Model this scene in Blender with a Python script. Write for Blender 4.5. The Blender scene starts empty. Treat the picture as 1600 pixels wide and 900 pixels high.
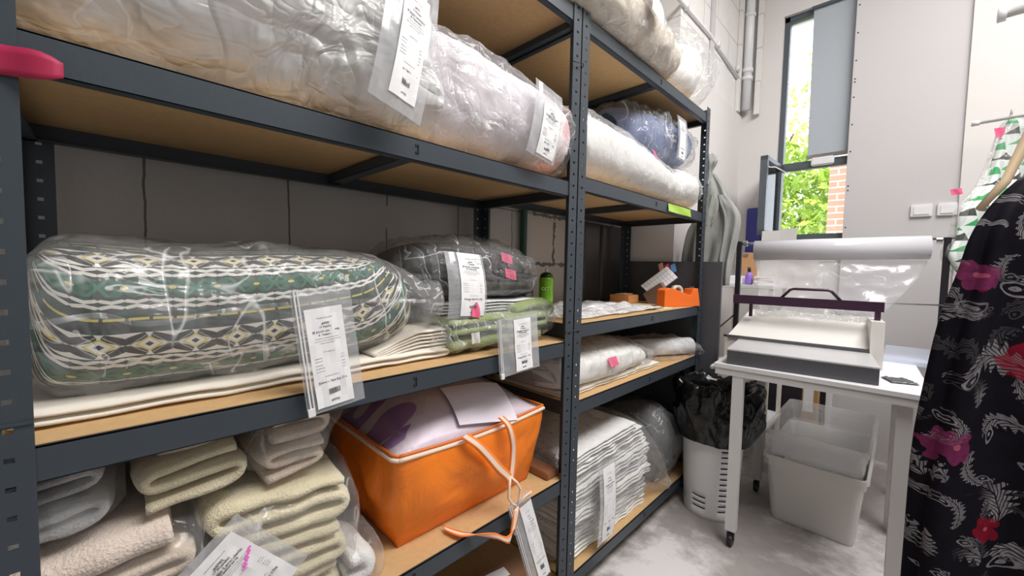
import bpy, bmesh, math, random
from math import sin, cos, pi, radians, sqrt, atan2
from mathutils import Vector, Matrix, noise
random.seed(7)
S = bpy.context.scene
COL = S.collection
V = Vector

# ------------------------------------------------------------------ camera
Fw = V((-0.70047, 0.71165, -0.05382)).normalized()
Rt = V((0.71174, 0.70213, 0.02078)).normalized()
Up = Rt.cross(Fw)
cam = bpy.data.cameras.new('camera')
cam.sensor_width = 36; cam.lens = 623.29 / 1600 * 36; cam.clip_start = 0.02
co = bpy.data.objects.new('camera', cam); COL.objects.link(co)
co.matrix_world = Matrix(((Rt.x, Up.x, -Fw.x, 0.7992), (Rt.y, Up.y, -Fw.y, 0.0717), (Rt.z, Up.z, -Fw.z, 1.2363), (0, 0, 0, 1)))
S.camera = co

# ------------------------------------------------------------------ light
S.view_settings.view_transform = 'Standard'; S.view_settings.look = 'None'
S.view_settings.gamma = 1; S.view_settings.use_curve_mapping = False
S.view_settings.exposure = 0.1
w = bpy.data.worlds.new('sky'); S.world = w; w.use_nodes = True
bg = w.node_tree.nodes['Background']; bg.inputs[0].default_value = (0.86, 0.93, 1, 1); bg.inputs[1].default_value = 3.0

def lamp(name, kind, loc, rot, energy, color=(1, 1, 1), sx=1, sy=1):
    l = bpy.data.lights.new(name, kind); l.energy = energy; l.color = color
    if kind == 'AREA': l.shape = 'RECTANGLE'; l.size = sx; l.size_y = sy
    o = bpy.data.objects.new(name, l); o.location = loc; o.rotation_euler = rot; COL.objects.link(o)
    return l
sun = lamp('sun', 'SUN', (0, -5, 9), (radians(42), 0, radians(-20)), 4.5, (1, .96, .88)); sun.angle = 0.02
lamp('ceiling_light', 'AREA', (1.55, 1.3, 3.72), (0, 0, 0), 118, (1, .97, .95), 1.2, 2.0)
lamp('ceiling_light', 'AREA', (1.9, 2.7, 3.72), (0, 0, 0), 26, (1, .97, .95), 1.0, 1.0)
lamp('room_fill', 'AREA', (3.4, -0.4, 1.7), (0, radians(90), 0), 9, (.95, .97, 1), 2.6, 3.4)  # added fill lamp from the right; the wall there has no opening
lamp('room_fill', 'AREA', (1.6, -2.1, 1.6), (radians(90), 0, 0), 4, (1, .97, .94), 2.4, 2.2)  # weaker added fill from behind the camera, in place of bounced light

# ------------------------------------------------------------------ node helpers
class N:
    """wraps a socket so that patterns can be written as plain arithmetic"""
    nt = None
    def __init__(s, k): s.k = k
def _m(op, *a):
    n = N.nt.nodes.new('ShaderNodeMath'); n.operation = op
    for i, x in enumerate(a):
        if isinstance(x, N): N.nt.links.new(x.k, n.inputs[i])
        else: n.inputs[i].default_value = x
    return N(n.outputs[0])
N.__add__ = lambda a, b: _m('ADD', a, b); N.__radd__ = lambda a, b: _m('ADD', b, a)
N.__sub__ = lambda a, b: _m('SUBTRACT', a, b); N.__rsub__ = lambda a, b: _m('SUBTRACT', b, a)
N.__mul__ = lambda a, b: _m('MULTIPLY', a, b); N.__rmul__ = lambda a, b: _m('MULTIPLY', b, a)
N.__truediv__ = lambda a, b: _m('DIVIDE', a, b); N.__rtruediv__ = lambda a, b: _m('DIVIDE', b, a)
def fr(a): return _m('FRACT', a)
def fl(a): return _m('FLOOR', a)
def ab(a): return _m('ABSOLUTE', a)
def sn(a): return _m('SINE', a)
def cs(a): return _m('COSINE', a)
def lt(a, b): return _m('LESS_THAN', a, b)
def gt(a, b): return _m('GREATER_THAN', a, b)
def mx(a, b): return _m('MAXIMUM', a, b)
def mn(a, b): return _m('MINIMUM', a, b)
def at2(a, b): return _m('ARCTAN2', a, b)
def sq(a): return _m('SQRT', a)
def band(a, lo, hi): return gt(a, lo) * lt(a, hi)
def link(a, b): N.nt.links.new(a, b)
def col4(c): return tuple(c) + (1,) if len(c) == 3 else c
def mixc(f, a, b):
    n = N.nt.nodes.new('ShaderNodeMix'); n.data_type = 'RGBA'
    if isinstance(f, N): link(f.k, n.inputs[0])
    else: n.inputs[0].default_value = f
    for i, x in ((6, a), (7, b)):
        if isinstance(x, N): link(x.k, n.inputs[i])
        else: n.inputs[i].default_value = col4(x)
    return N(n.outputs[2])
def coords(kind='Object'):
    t = N.nt.nodes.new('ShaderNodeTexCoord'); s = N.nt.nodes.new('ShaderNodeSeparateXYZ')
    link(t.outputs[kind], s.inputs[0]); return N(s.outputs[0]), N(s.outputs[1]), N(s.outputs[2])
def vec(x, y, z=0.0):
    c = N.nt.nodes.new('ShaderNodeCombineXYZ')
    for i, a in enumerate((x, y, z)):
        if isinstance(a, N): link(a.k, c.inputs[i])
        else: c.inputs[i].default_value = a
    return N(c.outputs[0])
def tnoise(scale, detail=3, v=None, dist=0.0, kind='Object', rough=.5):
    n = N.nt.nodes.new('ShaderNodeTexNoise'); n.inputs['Scale'].default_value = scale
    n.inputs['Detail'].default_value = detail; n.inputs['Distortion'].default_value = dist; n.inputs['Roughness'].default_value = rough
    if v is None:
        t = N.nt.nodes.new('ShaderNodeTexCoord'); link(t.outputs[kind], n.inputs['Vector'])
    else: link(v.k, n.inputs['Vector'])
    return N(n.outputs[0])
def voro(scale, feature='DISTANCE_TO_EDGE', v=None, out=0, rnd=1.0):
    n = N.nt.nodes.new('ShaderNodeTexVoronoi'); n.feature = feature; n.inputs['Scale'].default_value = scale; n.inputs['Randomness'].default_value = rnd
    if v is None:
        t = N.nt.nodes.new('ShaderNodeTexCoord'); link(t.outputs['Object'], n.inputs['Vector'])
    else: link(v.k, n.inputs['Vector'])
    return N(n.outputs[out])
def bump(h, strength=.3, dist=.01):
    b = N.nt.nodes.new('ShaderNodeBump'); b.inputs['Strength'].default_value = strength; b.inputs['Distance'].default_value = dist
    link(h.k, b.inputs['Height']); return b.outputs[0]
def newmat(name):
    m = bpy.data.materials.new(name); m.use_nodes = True; N.nt = m.node_tree
    return m, m.node_tree.nodes['Principled BSDF']
def mat(name, color, rough=.6, metal=0, bs=0, bstr=.3, bdist=.004, var=0, vs=8, trans=0, spec=.5, sheen=0, sss=0):
    m, p = newmat(name)
    p.inputs['Base Color'].default_value = col4(color); p.inputs['Roughness'].default_value = rough
    p.inputs['Metallic'].default_value = metal; p.inputs['Specular IOR Level'].default_value = spec
    p.inputs['Transmission Weight'].default_value = trans; p.inputs['Sheen Weight'].default_value = sheen
    if var:
        k = tnoise(vs, 4); c2 = tuple(max(0, c * (1 - var)) for c in color)
        link(mixc(k, c2, tuple(min(1, c * (1 + var * .5)) for c in color)).k, p.inputs['Base Color'])
    if bs: link(bump(tnoise(bs, 5), bstr, bdist), p.inputs['Normal'])
    return m

def film(name, tint=(.95, .96, .97), fac=.06, scale=12, white=.25, rough=.12, bstr=.5):
    """thin clear polythene: mostly see-through, whitish at its creases, glossy"""
    m, p = newmat(name); x, y, z = coords()
    w1 = (tnoise(3, 2) - .5) * .25; v1 = vec(x * 1.0 + w1, y * .45 + w1, z * 1.0 - w1); v2 = vec(x * .8 - w1, y * 1.2, z * .35 + w1)
    a = ab(tnoise(scale * .55, 2, v1, .6) - .5); b = ab(tnoise(scale * .8, 2, v2, .8) - .5); c = ab(tnoise(scale * 2.2, 2, v1, .5) - .5)
    h = mn(a * 5, 1.0) * 1.0 + mn(b * 5, 1.0) * .7 + mn(c * 4, 1.0) * .3
    nrm = bump(h, bstr, .016)
    nt = m.node_tree
    p.inputs['Base Color'].default_value = col4(tint); p.inputs['Roughness'].default_value = rough * 2
    p.inputs['Specular IOR Level'].default_value = .6; link(nrm, p.inputs['Normal'])
    tr = nt.nodes.new('ShaderNodeBsdfTransparent'); tr.inputs[0].default_value = (1, 1, 1, 1)
    crease = (mx(1 - a * 70, 0.0) * gt(tnoise(5, 2), .56) + mx(1 - b * 60, 0.0) * gt(tnoise(4, 2, v2), .55)) * white
    lw = nt.nodes.new('ShaderNodeLayerWeight'); lw.inputs[0].default_value = .25; link(nrm, lw.inputs['Normal'])
    f = mn(fac + crease + N(lw.outputs['Facing']) * .16 + mx(tnoise(9, 3) - .55, 0.0) * .5, .92)
    mixs = nt.nodes.new('ShaderNodeMixShader'); link(f.k, mixs.inputs[0]); link(tr.outputs[0], mixs.inputs[1]); link(p.outputs[0], mixs.inputs[2])
    gl = nt.nodes.new('ShaderNodeBsdfGlossy'); gl.inputs['Roughness'].default_value = rough; link(nrm, gl.inputs['Normal'])
    fn = nt.nodes.new('ShaderNodeFresnel'); fn.inputs[0].default_value = 1.5; link(nrm, fn.inputs['Normal'])
    mix2 = nt.nodes.new('ShaderNodeMixShader'); link(mn(N(fn.outputs[0]) * .5, .2).k, mix2.inputs[0]); link(mixs.outputs[0], mix2.inputs[1]); link(gl.outputs[0], mix2.inputs[2])
    link(mix2.outputs[0], nt.nodes['Material Output'].inputs[0])
    return m

M = {}
M['steel'] = mat('powder_coated_steel', (.044, .057, .071), .42, .15, bs=160, bstr=.08, bdist=.002)
M['board'] = mat('fibreboard', (.60, .385, .18), .75, var=.18, vs=60, bs=200, bstr=.2, bdist=.002)
M['film'] = film('clear_polythene', bstr=.4)
M['film2'] = film('crinkled_polythene', fac=.08, scale=16, white=.5, rough=.09, bstr=.7)
M['frost'] = film('frosted_polythene', tint=(.90, .90, .89), fac=.70, scale=11, white=.4, rough=.16, bstr=.9)
M['sleeve'] = film('vinyl_sleeve', tint=(.75, .77, .8), fac=.22, scale=4, white=.1, bstr=.12)
M['paper'] = mat('thermal_paper', (.86, .86, .87), .7)
M['ink'] = mat('ink', (.12, .12, .13), .8)
M['pink_ink'] = mat('pink_highlighter', (.9, .2, .65), .8)
M['pink'] = mat('pink_sticker', (.82, .13, .26), .6)
M['crimson'] = mat('crimson_tag_paper', (.42, .015, .07), .6)
M['white_fab'] = mat('white_cotton', (.86, .85, .82), .85, bs=30, bstr=.35, bdist=.01)
M['white_metal'] = mat('white_metal', (.70, .69, .68), .45)
M['white_plastic'] = mat('white_plastic', (.78, .78, .79), .35)
M['black_metal'] = mat('black_metal', (.025, .022, .028), .4, .3)
M['plum'] = mat('plum_painted_steel', (.05, .02, .045), .35, .2)
M['grey_panel'] = mat('graphite_laminate', (.085, .085, .095), .35)
M['chrome'] = mat('chrome', (.6, .6, .62), .25, 1)
M['black_film'] = mat('black_bin_liner', (.004, .004, .005), .16, bs=16, bstr=.5, bdist=.02)
def towel(name, c): return mat(name, c, .95, var=.16, vs=45, bs=230, bstr=.9, bdist=.0045, sheen=.4)
M['cream'] = towel('cream_terry', (.80, .72, .50)); M['khaki'] = towel('khaki_terry', (.70, .62, .44))
M['pinkbeige'] = towel('pink_beige_terry', (.78, .66, .57)); M['greyt'] = towel('grey_terry', (.50, .50, .50))
M['sandt'] = towel('sand_terry', (.74, .62, .50)); M['whitet'] = towel('white_terry', (.86, .86, .85))
M['greent'] = towel('sage_green_terry', (.31, .39, .15)); M['darkgrey'] = mat('charcoal_quilt', (.065, .062, .065), .9, bs=60, bstr=.4, bdist=.01)
M['ivory'] = mat('ivory_cotton', (.80, .75, .66), .85, bs=35, bstr=.3, bdist=.008)

# ------------------------------------------------------------------ mesh helpers
def tag(o, label=None, cat=None, group=None, kind=None):
    if label: o['label'] = label
    if cat: o['category'] = cat
    if group: o['group'] = group
    if kind: o['kind'] = kind
    return o
def base(o):
    b = V((0, 0, 0))
    while o is not None:
        b += V(o.location); o = o.parent
    return b
def thing(name, loc, label, cat, group=None):
    o = bpy.data.objects.new(name, None); o.empty_display_size = .05; o.location = loc; COL.objects.link(o)
    return tag(o, label, cat, group)
def mesh(name, vs, fs, m, parent=None, smooth=False, uvs=None, label=None):
    """vertices in world coordinates; local to the parent when there is one"""
    b = base(parent) if parent is not None else V((0, 0, 0))
    own = V((0, 0, 0))
    if parent is None and vs:
        own = V((sum(v[0] for v in vs) / len(vs), sum(v[1] for v in vs) / len(vs), min(v[2] for v in vs)))
        b = own
    me = bpy.data.meshes.new(name); me.from_pydata([tuple(V(v) - b) for v in vs], [], fs)
    if uvs:
        l = me.uv_layers.new(name='UVMap')
        for lp in me.loops: l.data[lp.index].uv = uvs[lp.vertex_index]
    bm = bmesh.new(); bm.from_mesh(me); bmesh.ops.recalc_face_normals(bm, faces=bm.faces); bm.to_mesh(me); bm.free()
    me.materials.append(m)
    if smooth: me.shade_smooth()
    o = bpy.data.objects.new(name, me); o.location = own; COL.objects.link(o)
    if parent is not None: o.parent = parent
    if label: o['label'] = label
    return o
class MB:
    def __init__(s): s.v = []; s.f = []
    def add(s, vs, fs):
        k = len(s.v); s.v += [tuple(v) for v in vs]; s.f += [tuple(i + k for i in f) for f in fs]; return s
    def box(s, a, b, bev=0.0):
        bm = bmesh.new(); bmesh.ops.create_cube(bm, size=1)
        c = [(a[i] + b[i]) / 2 for i in range(3)]; d = [abs(b[i] - a[i]) for i in range(3)]
        for v in bm.verts: v.co = V([c[i] + v.co[i] * d[i] for i in range(3)])
        if bev: bmesh.ops.bevel(bm, geom=bm.edges[:], offset=min(bev, min(d) * .45), segments=2, affect='EDGES')
        bm.verts.index_update(); s.add([v.co.copy() for v in bm.verts], [[v.index for v in f.verts] for f in bm.faces]); bm.free(); return s
    def obox(s, c, ax, ay, az, bev=0.0):
        """oriented box: centre and three half vectors"""
        k = len(s.v); s.box((-1, -1, -1), (1, 1, 1), 0)
        for i in range(k, len(s.v)):
            x, y, z = s.v[i]; s.v[i] = tuple(V(c) + V(ax) * x + V(ay) * y + V(az) * z)
        return s
    def tube(s, pts, r, n=12, closed=False):
        pts = [V(p) for p in pts]; rs = r if isinstance(r, (list, tuple)) else [r] * len(pts)
        k = len(s.v); m = len(pts); ref = None
        for i, p in enumerate(pts):
            t = (pts[min(i + 1, m - 1)] - pts[max(i - 1, 0)]).normalized()
            if ref is None: ref = V((0, 0, 1)) if abs(t.z) < .9 else V((1, 0, 0))
            u = (ref - t * ref.dot(t)).normalized(); q = t.cross(u); ref = u
            for j in range(n):
                a = 2 * pi * j / n; s.v.append(tuple(p + (u * cos(a) + q * sin(a)) * rs[i]))
        for i in range(m - 1):
            for j in range(n):
                a = k + i * n + j; b = k + i * n + (j + 1) % n; s.f.append((a, b, b + n, a + n))
        s.f.append(tuple(k + j for j in range(n))[::-1]); s.f.append(tuple(k + (m - 1) * n + j for j in range(n))); return s
    def lathe(s, c, prof, n=32, axis='z'):
        k = len(s.v)
        for r, h in prof:
            for j in range(n):
                a = 2 * pi * j / n; p = {'z': (r * cos(a), r * sin(a), h), 'x': (h, r * cos(a), r * sin(a)), 'y': (r * cos(a), h, r * sin(a))}[axis]
                s.v.append((c[0] + p[0], c[1] + p[1], c[2] + p[2]))
        for i in range(len(prof) - 1):
            for j in range(n):
                a = k + i * n + j; b = k + i * n + (j + 1) % n; s.f.append((a, b, b + n, a + n))
        if prof[0][0] > 1e-5: s.f.append(tuple(k + j for j in range(n)))
        if prof[-1][0] > 1e-5: s.f.append(tuple(k + (len(prof) - 1) * n + j for j in range(n)))
        return s
    def build(s, name, m, parent=None, smooth=False, label=None):
        return mesh(name, s.v, s.f, m, parent, smooth, None, label)
def box(name, a, b, m, parent=None, bev=.003, label=None): return MB().box(a, b, bev).build(name, m, parent, label=label)

def fbm(p, sc=1, seed=0): return noise.noise(V(p) * sc + V((seed * 3.1, seed * 1.7, seed * 5.3)))
def ridge(p, sc, seed=0): return 1 - 2 * abs(fbm(p, sc, seed))
def catmull(ks, t):
    """ks: list of tuples of floats, t in 0..1"""
    n = len(ks) - 1; x = min(t * n, n - 1e-6); i = int(x); f = x - i
    g = lambda j: ks[max(0, min(n, j))]
    return [0.5 * (2 * b + (c - a) * f + (2 * a - 5 * b + 4 * c - d) * f * f + (3 * b - a - 3 * c + d) * f ** 3) for a, b, c, d in zip(g(i - 1), g(i), g(i + 1), g(i + 2))]
def loft(name, secs, m, parent, nu=60, nv=56, disp=None, zmin=None, xmax=None, axis='y', label=None, cap=True, grow=0.0, umat=None):
    """secs: (s, cx, cz, a, b, n) with s along the axis; superellipse a x b, exponent n"""
    vs, uv = [], []
    for i in range(nu + 1):
        s_, cx, cz, a, b, n = catmull(secs, i / nu)
        a = max(a, .001) + grow; b = max(b, .001) + grow
        per = 0; prev = None
        for j in range(nv):
            th = 2 * pi * j / nv + pi / 2
            c, s = cos(th), sin(th)
            dx = a * math.copysign(abs(c) ** (2 / n), c); dz = b * math.copysign(abs(s) ** (2 / n), s)
            if axis == 'y': p = V((cx + dx, s_, cz + dz)); nr = V((c, 0, s))
            elif axis == 'x': p = V((s_, cx + dx, cz + dz)); nr = V((0, c, s))
            else: p = V((cx + dx, cz + dz, s_)); nr = V((c, s, 0))
            if prev is not None: per += (p - prev).length
            prev = p.copy()
            if disp: p = p + nr * disp(p)
            if zmin is not None and p.z < zmin: p.z = zmin + .0005 * (j % 3)
            if xmax is not None and p.x > xmax: p.x = xmax - (p.x - xmax) * .05
            vs.append(p); uv.append((s_, per))
    fs = [(i * nv + j, i * nv + (j + 1) % nv, (i + 1) * nv + (j + 1) % nv, (i + 1) * nv + j) for i in range(nu) for j in range(nv)]
    if cap: fs += [tuple(range(nv))[::-1], tuple(nu * nv + j for j in range(nv))]
    return mesh(name, vs, fs, m, parent, True, uv, label)
def pillow(y0, y1, x0, x1, z0, z1, n=3.2, e=.06, k=9):
    """sections for a soft slab filling the given box"""
    out = []; cx, cz, a, b = (x0 + x1) / 2, (z0 + z1) / 2, (x1 - x0) / 2, (z1 - z0) / 2
    for i in range(k):
        t = i / (k - 1); f = (1 - abs(2 * t - 1) ** (1 / e if e > .2 else 9)) ** .4
        s = y0 + (y1 - y0) * t
        out.append((s, cx, z0 + b * (.35 + .65 * f) if False else cz, a * (.55 + .45 * f) if f > 0 else a * .5, b * max(f, .12), n))
    return out
def ribbon(name, path, x0, x1, th, m, parent, nx=14, amp=.004, seed=0, label=None, res=.008, slant=0.0):
    """a folded cloth: path of (y, z) points swept from x0 to x1 with thickness th"""
    pts = [V((p[0], p[1])) for p in path]; out = [pts[0]]
    for a, b in zip(pts, pts[1:]):
        k = max(1, int((b - a).length / res))
        for i in range(1, k + 1): out.append(a.lerp(b, i / k))
    for _ in range(3):
        out = [out[0]] + [(out[i - 1] + out[i] * 2 + out[i + 1]) / 4 for i in range(1, len(out) - 1)] + [out[-1]]
    n = len(out); vs = []
    ring = []
    for i, p in enumerate(out):
        t = (out[min(i + 1, n - 1)] - out[max(i - 1, 0)]).normalized(); q = V((-t.y, t.x))
        ring.append((p + q * th / 2, p - q * th / 2))
    for k in range(nx + 1):
        f = k / nx; x = x0 + (x1 - x0) * f
        ef = 1 - .55 * max(0, 1 - min(f, 1 - f) * nx / 1.6)
        for i in range(n):
            a, b = ring[i]; c = (a + b) / 2
            for q in (c + (a - c) * ef, c + (b - c) * ef):
                d = amp * V((fbm((x * 1, q.x, q.y), 14, seed), fbm((x, q.x, q.y), 14, seed + 2), fbm((x, q.x, q.y), 11, seed + 4)))
                vs.append((x + d.x + .006 * fbm((q.x, q.y, 0), 20, seed), q.x + d.y, q.y + d.z + slant * (f - .5)))
    fs = []; w = 2 * n
    for k in range(nx):
        for i in range(n - 1):
            o = k * w
            fs.append((o + 2 * i, o + 2 * i + 2, o + w + 2 * i + 2, o + w + 2 * i)); fs.append((o + 2 * i + 1, o + w + 2 * i + 1, o + w + 2 * i + 3, o + 2 * i + 3))
        o = k * w; fs.append((o, o + w, o + w + 1, o + 1)); e = 2 * n - 2; fs.append((o + e, o + e + 1, o + w + e + 1, o + w + e))
    for o in (0, nx * w):
        for i in range(n - 1): fs.append((o + 2 * i, o + 2 * i + 1, o + 2 * i + 3, o + 2 * i + 2))
    return mesh(name, vs, fs, m, parent, True, None, label)
def zigzag(y0, y1, z0, z1, n, dy=0.0, dz=0.0, seed=1):
    """n stacked layers joined by folds; dy/dz slope across"""
    rnd = random.Random(seed); th = (z1 - z0) / n; path = []
    for i in range(n):
        z = z0 + th * (i + .5); a, b = y0 + rnd.uniform(0, .012), y1 - rnd.uniform(0, .016)
        pa, pb = (a + th * .5, z), (b - th * .5, z + dz)
        seg = [pa, ((pa[0] + pb[0]) / 2, z + dz / 2 + rnd.uniform(-.1, .1) * th), pb]
        if i % 2: seg = seg[::-1]
        path += seg
        if i < n - 1:
            e = seg[-1]; s = 1 if i % 2 == 0 else -1; path.append((e[0] + s * th * .45, e[1] + th * .5))
    return path, th
def folded(name, y0, y1, x0, x1, z0, z1, n, m, parent, dz=0.0, seed=1, amp=.005, label=None, fill=.96):
    p, th = zigzag(y0, y1, z0, z1, n, dz=dz, seed=seed)
    return ribbon(name, p, x0, x1, th * fill, m, parent, amp=amp, seed=seed, label=label)
def strip(name, pts, wdir, width, m, parent, th=.002, label=None, uvw=True):
    """flat strap through pts; wdir = one width direction or a list"""
    P = [V(p) for p in pts]; out = []
    k = 6 * (len(P) - 1)
    for i in range(k + 1): out.append(V(catmull([tuple(p) for p in P], i / k)))
    vs, uv = [], []
    for i, p in enumerate(out):
        wd = wdir if not isinstance(wdir, list) else catmull([tuple(q) for q in wdir], i / k)
        t = (out[min(i + 1, k)] - out[max(i - 1, 0)]).normalized(); wv = V(wd).normalized(); nr = t.cross(wv).normalized()
        for a, b in ((-.5, 1), (-.18, 1), (.18, 1), (.5, 1), (.5, -1), (.18, -1), (-.18, -1), (-.5, -1)):
            vs.append(p + wv * a * width + nr * b * th / 2); uv.append((i / k, a + .5))
    fs = [(i * 8 + j, i * 8 + (j + 1) % 8, i * 8 + 8 + (j + 1) % 8, i * 8 + 8 + j) for i in range(k) for j in range(8)]
    fs += [tuple(range(8)), tuple(k * 8 + j for j in range(8))]
    return mesh(name, vs, fs, m, parent, True, uv, label)
def text(name, s, size, org, ux, uy, m, parent, ext=.0003, align='CENTER'):
    c = bpy.data.curves.new('lettering', 'FONT'); c.body = s; c.size = size; c.extrude = ext; c.align_x = align; c.resolution_u = 2
    t = bpy.data.objects.new('lettering', c); COL.objects.link(t)
    dg = bpy.context.evaluated_depsgraph_get(); me = bpy.data.meshes.new_from_object(t.evaluated_get(dg))
    ux, uy = V(ux).normalized(), V(uy).normalized(); nz = ux.cross(uy)
    vs = [V(org) + ux * v.co.x + uy * v.co.y + nz * v.co.z for v in me.vertices]; fs = [tuple(p.vertices) for p in me.polygons]
    bpy.data.objects.remove(t); bpy.data.curves.remove(c); bpy.data.meshes.remove(me)
    return mesh(name, vs, fs, m, parent)
def quadgrid(c, ux, uy, w, h, nu, nv, fn):
    vs, fs = [], []
    ux, uy = V(ux).normalized(), V(uy).normalized(); nz = ux.cross(uy)
    for j in range(nv + 1):
        for i in range(nu + 1):
            a, b = i / nu - .5, j / nv - .5
            vs.append(V(c) + ux * a * w + uy * b * h + nz * fn(a, b))
    for j in range(nv):
        for i in range(nu):
            k = j * (nu + 1) + i; fs.append((k, k + 1, k + nu + 2, k + nu + 1))
    return vs, fs
def solid(vs, fs, nz, th):
    n = len(vs); nz = V(nz).normalized(); v2 = list(vs) + [V(v) - nz * th for v in vs]
    from collections import Counter
    e = Counter()
    for f in fs:
        for a, b in zip(f, f[1:] + f[:1]): e[(min(a, b), max(a, b))] += 1
    side = [(a, b, b + n, a + n) for (a, b), c in e.items() if c == 1]
    return v2, list(fs) + [tuple(i + n for i in f)[::-1] for f in fs] + side
def receipt(parent, tl, tr, bl, lines=True, paper=(.22, .82, .2, .97), big=False, bend=0.0, name='order_sleeve', pink=False, zipper=True):
    """clear pouch given by three corners (top left, top right, bottom left) with a printed slip inside"""
    tl, tr, bl = V(tl), V(tr), V(bl); ux = tr - tl; uy = tl - bl; w, h = ux.length, uy.length
    ux.normalize(); uy = (uy - ux * uy.dot(ux)).normalized(); nz = ux.cross(uy); c = tl + ux * w / 2 - uy * h / 2
    fn = lambda a, b: bend * (1 - (2 * b) ** 2) + .002 * fbm((a, b, 0), 6)
    vs, fs = quadgrid(c, ux, uy, w, h, 8, 14, fn); vs, fs = solid(vs, fs, nz, .0012)
    sl = mesh(name, vs, fs, M['sleeve'], parent, False)
    if zipper:
        mb = MB(); a = tl - ux * w * 0 + ux * .006 + nz * .002; b = a - uy * h * .97
        if bend < .004:
            mb.tube([a, b], .0018, 6); mb.tube([a + ux * .006, b + ux * .006], .0014, 6); mb.obox(b + nz * .002, ux * .006, uy * .007, nz * .003)
            mb.build('zip_slider', M['white_plastic'], sl)
    u0, u1, v0, v1 = paper
    pc = tl + ux * w * (u0 + u1) / 2 - uy * h * (v0 + v1) / 2; pw, ph = w * (u1 - u0), h * (v1 - v0)
    off = .0022
    fp = lambda a, b: off + fn(a * (u1 - u0) + (u0 + u1) / 2 - .5, (b * (v1 - v0) + .5 - (v0 + v1) / 2))
    vs, fs = quadgrid(pc, ux, uy, pw, ph, 6, 14, fp); vs, fs = solid(vs, fs, nz, .0006)
    slip = mesh('receipt', vs, fs, M['paper'], sl, label='white printed receipt')
    def at(u, v, o=.0006): return pc + ux * pw * (u - .5) - uy * ph * (v - .5) + nz * (fp(u - .5, .5 - v) + o)
    mb = MB(); rnd = random.Random(len(vs) + int(w * 1e4))
    def dash(u, v, l, t=.0007): mb.obox(at(u, v), ux * pw * l / 2, uy * t, nz * .00015)
    def words(u, v, l, t):
        x = u - l / 2
        while x < u + l / 2:
            k = rnd.uniform(.012, .03); dash(x + k / 2, v, k, t * rnd.uniform(.5, 1)); x += k + .012
    if lines:
        words(.5, .10, .4, .0005)
        for v, l, t in ((.305, .62, .0004), (.33, .7, .0004), (.355, .4, .0004), (.445, .3, .0004)): words(.5, v, l, t)
        for v in (.50, .53, .57, .60, .63):
            words(.2, v, .2, .0005)
            if v > .49: words(.84, v, .08, .0005)
        words(.5, .69, .4, .0004)
        x = .36
        while x < .66: k = rnd.uniform(.008, .02); mb.obox(at(x, .85), ux * pw * k / 2, uy * ph * .028, nz * .00015); x += k + rnd.uniform(.008, .014)
        mb.build('printed_lines', M['ink'], slip)
        sc = pw
        for s, u, v, z in (('#4702', .5, .165, .075), ('17 Prendas', .5, .20, .075), ('El Jabalín Lavandería', .5, .245, .088), ('& Tintorería', .5, .28, .088), ('Entrega: 7pm Fra 17/6', .5, .755, .085), ('#4702', .5, .955, .09)):
            text('printed_text', s, z * sc, at(u, v), ux, uy, M['ink'], slip, .0002)
        words(.5, .405, .72, .0012)
    if pink:
        mb = MB()
        for k in range(7): mb.obox(at(.62 + .05 * k, .42 - .02 * k), ux * .003, uy * (.002 + .0015 * (k % 2)), nz * .0002)
        mb.build('pink_note', M['pink_ink'], slip)
    return sl
def sticker(parent, c, ux, uy, w, h, name='pink_sticker', m=None):
    vs, fs = quadgrid(c, ux, uy, w, h, 5, 5, lambda a, b: .002 * sin(a * 7 + b * 3))
    vs, fs = solid(vs, fs, V(ux).cross(V(uy)), .0008)
    return mesh(name, vs, fs, m or M['pink'], parent)
# ------------------------------------------------------------------ the setting
def struct(o): o['kind'] = 'structure'; return o
def mat_blocks():
    m, p = newmat('painted_aerated_blocks'); x, y, z = coords()
    wob = (tnoise(9, 4) - .5) * .02
    u = fr((y + .215 + wob) / .325); v = fr((z + .25 + wob * .6) / .2505)
    row = fl((z + .25) / .2505)
    u = fr((y + .215 + wob) / .325 + row * .5)
    joint = mx(mx(lt(u, .016), lt(v, .018)), 0.0) * gt(tnoise(6, 3), .36)
    rough = band(y, 1.56, 2.06)
    ju = mn(ab(u - .0), 1 - u); jv = mn(v, 1 - v)
    chip = mx(joint, lt(mn(ju * 1.3, jv) + (tnoise(30, 5) - .5) * .25, .03) * rough)
    base_ = mixc(tnoise(5, 5), (.50, .48, .46), (.62, .60, .57))
    base_ = mixc(rough * tnoise(3, 2), base_, (.66, .58, .48))
    link(mixc(chip * .85, base_, (.10, .095, .085)).k, p.inputs['Base Color']); p.inputs['Roughness'].default_value = .9
    link(bump(tnoise(60, 6) * .4 - chip * 1.2, .6, .008), p.inputs['Normal']); return m
def mat_upper():
    m, p = newmat('whitewashed_blocks'); x, y, z = coords()
    wob = (tnoise(12, 4) - .5) * .016; row = fl(z / .25)
    u = fr((y + wob) / .5 + row * .5); v = fr((z + wob) / .25)
    joint = mx(lt(u, .016), lt(v, .03)) * gt(tnoise(8, 3), .42)
    link(mixc(joint * .8, mixc(tnoise(7, 5), (.70, .68, .65), (.80, .78, .76)), (.45, .43, .4)).k, p.inputs['Base Color'])
    p.inputs['Roughness'].default_value = .9; link(bump(tnoise(40, 6) * .5 - joint, .5, .006), p.inputs['Normal']); return m
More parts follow.
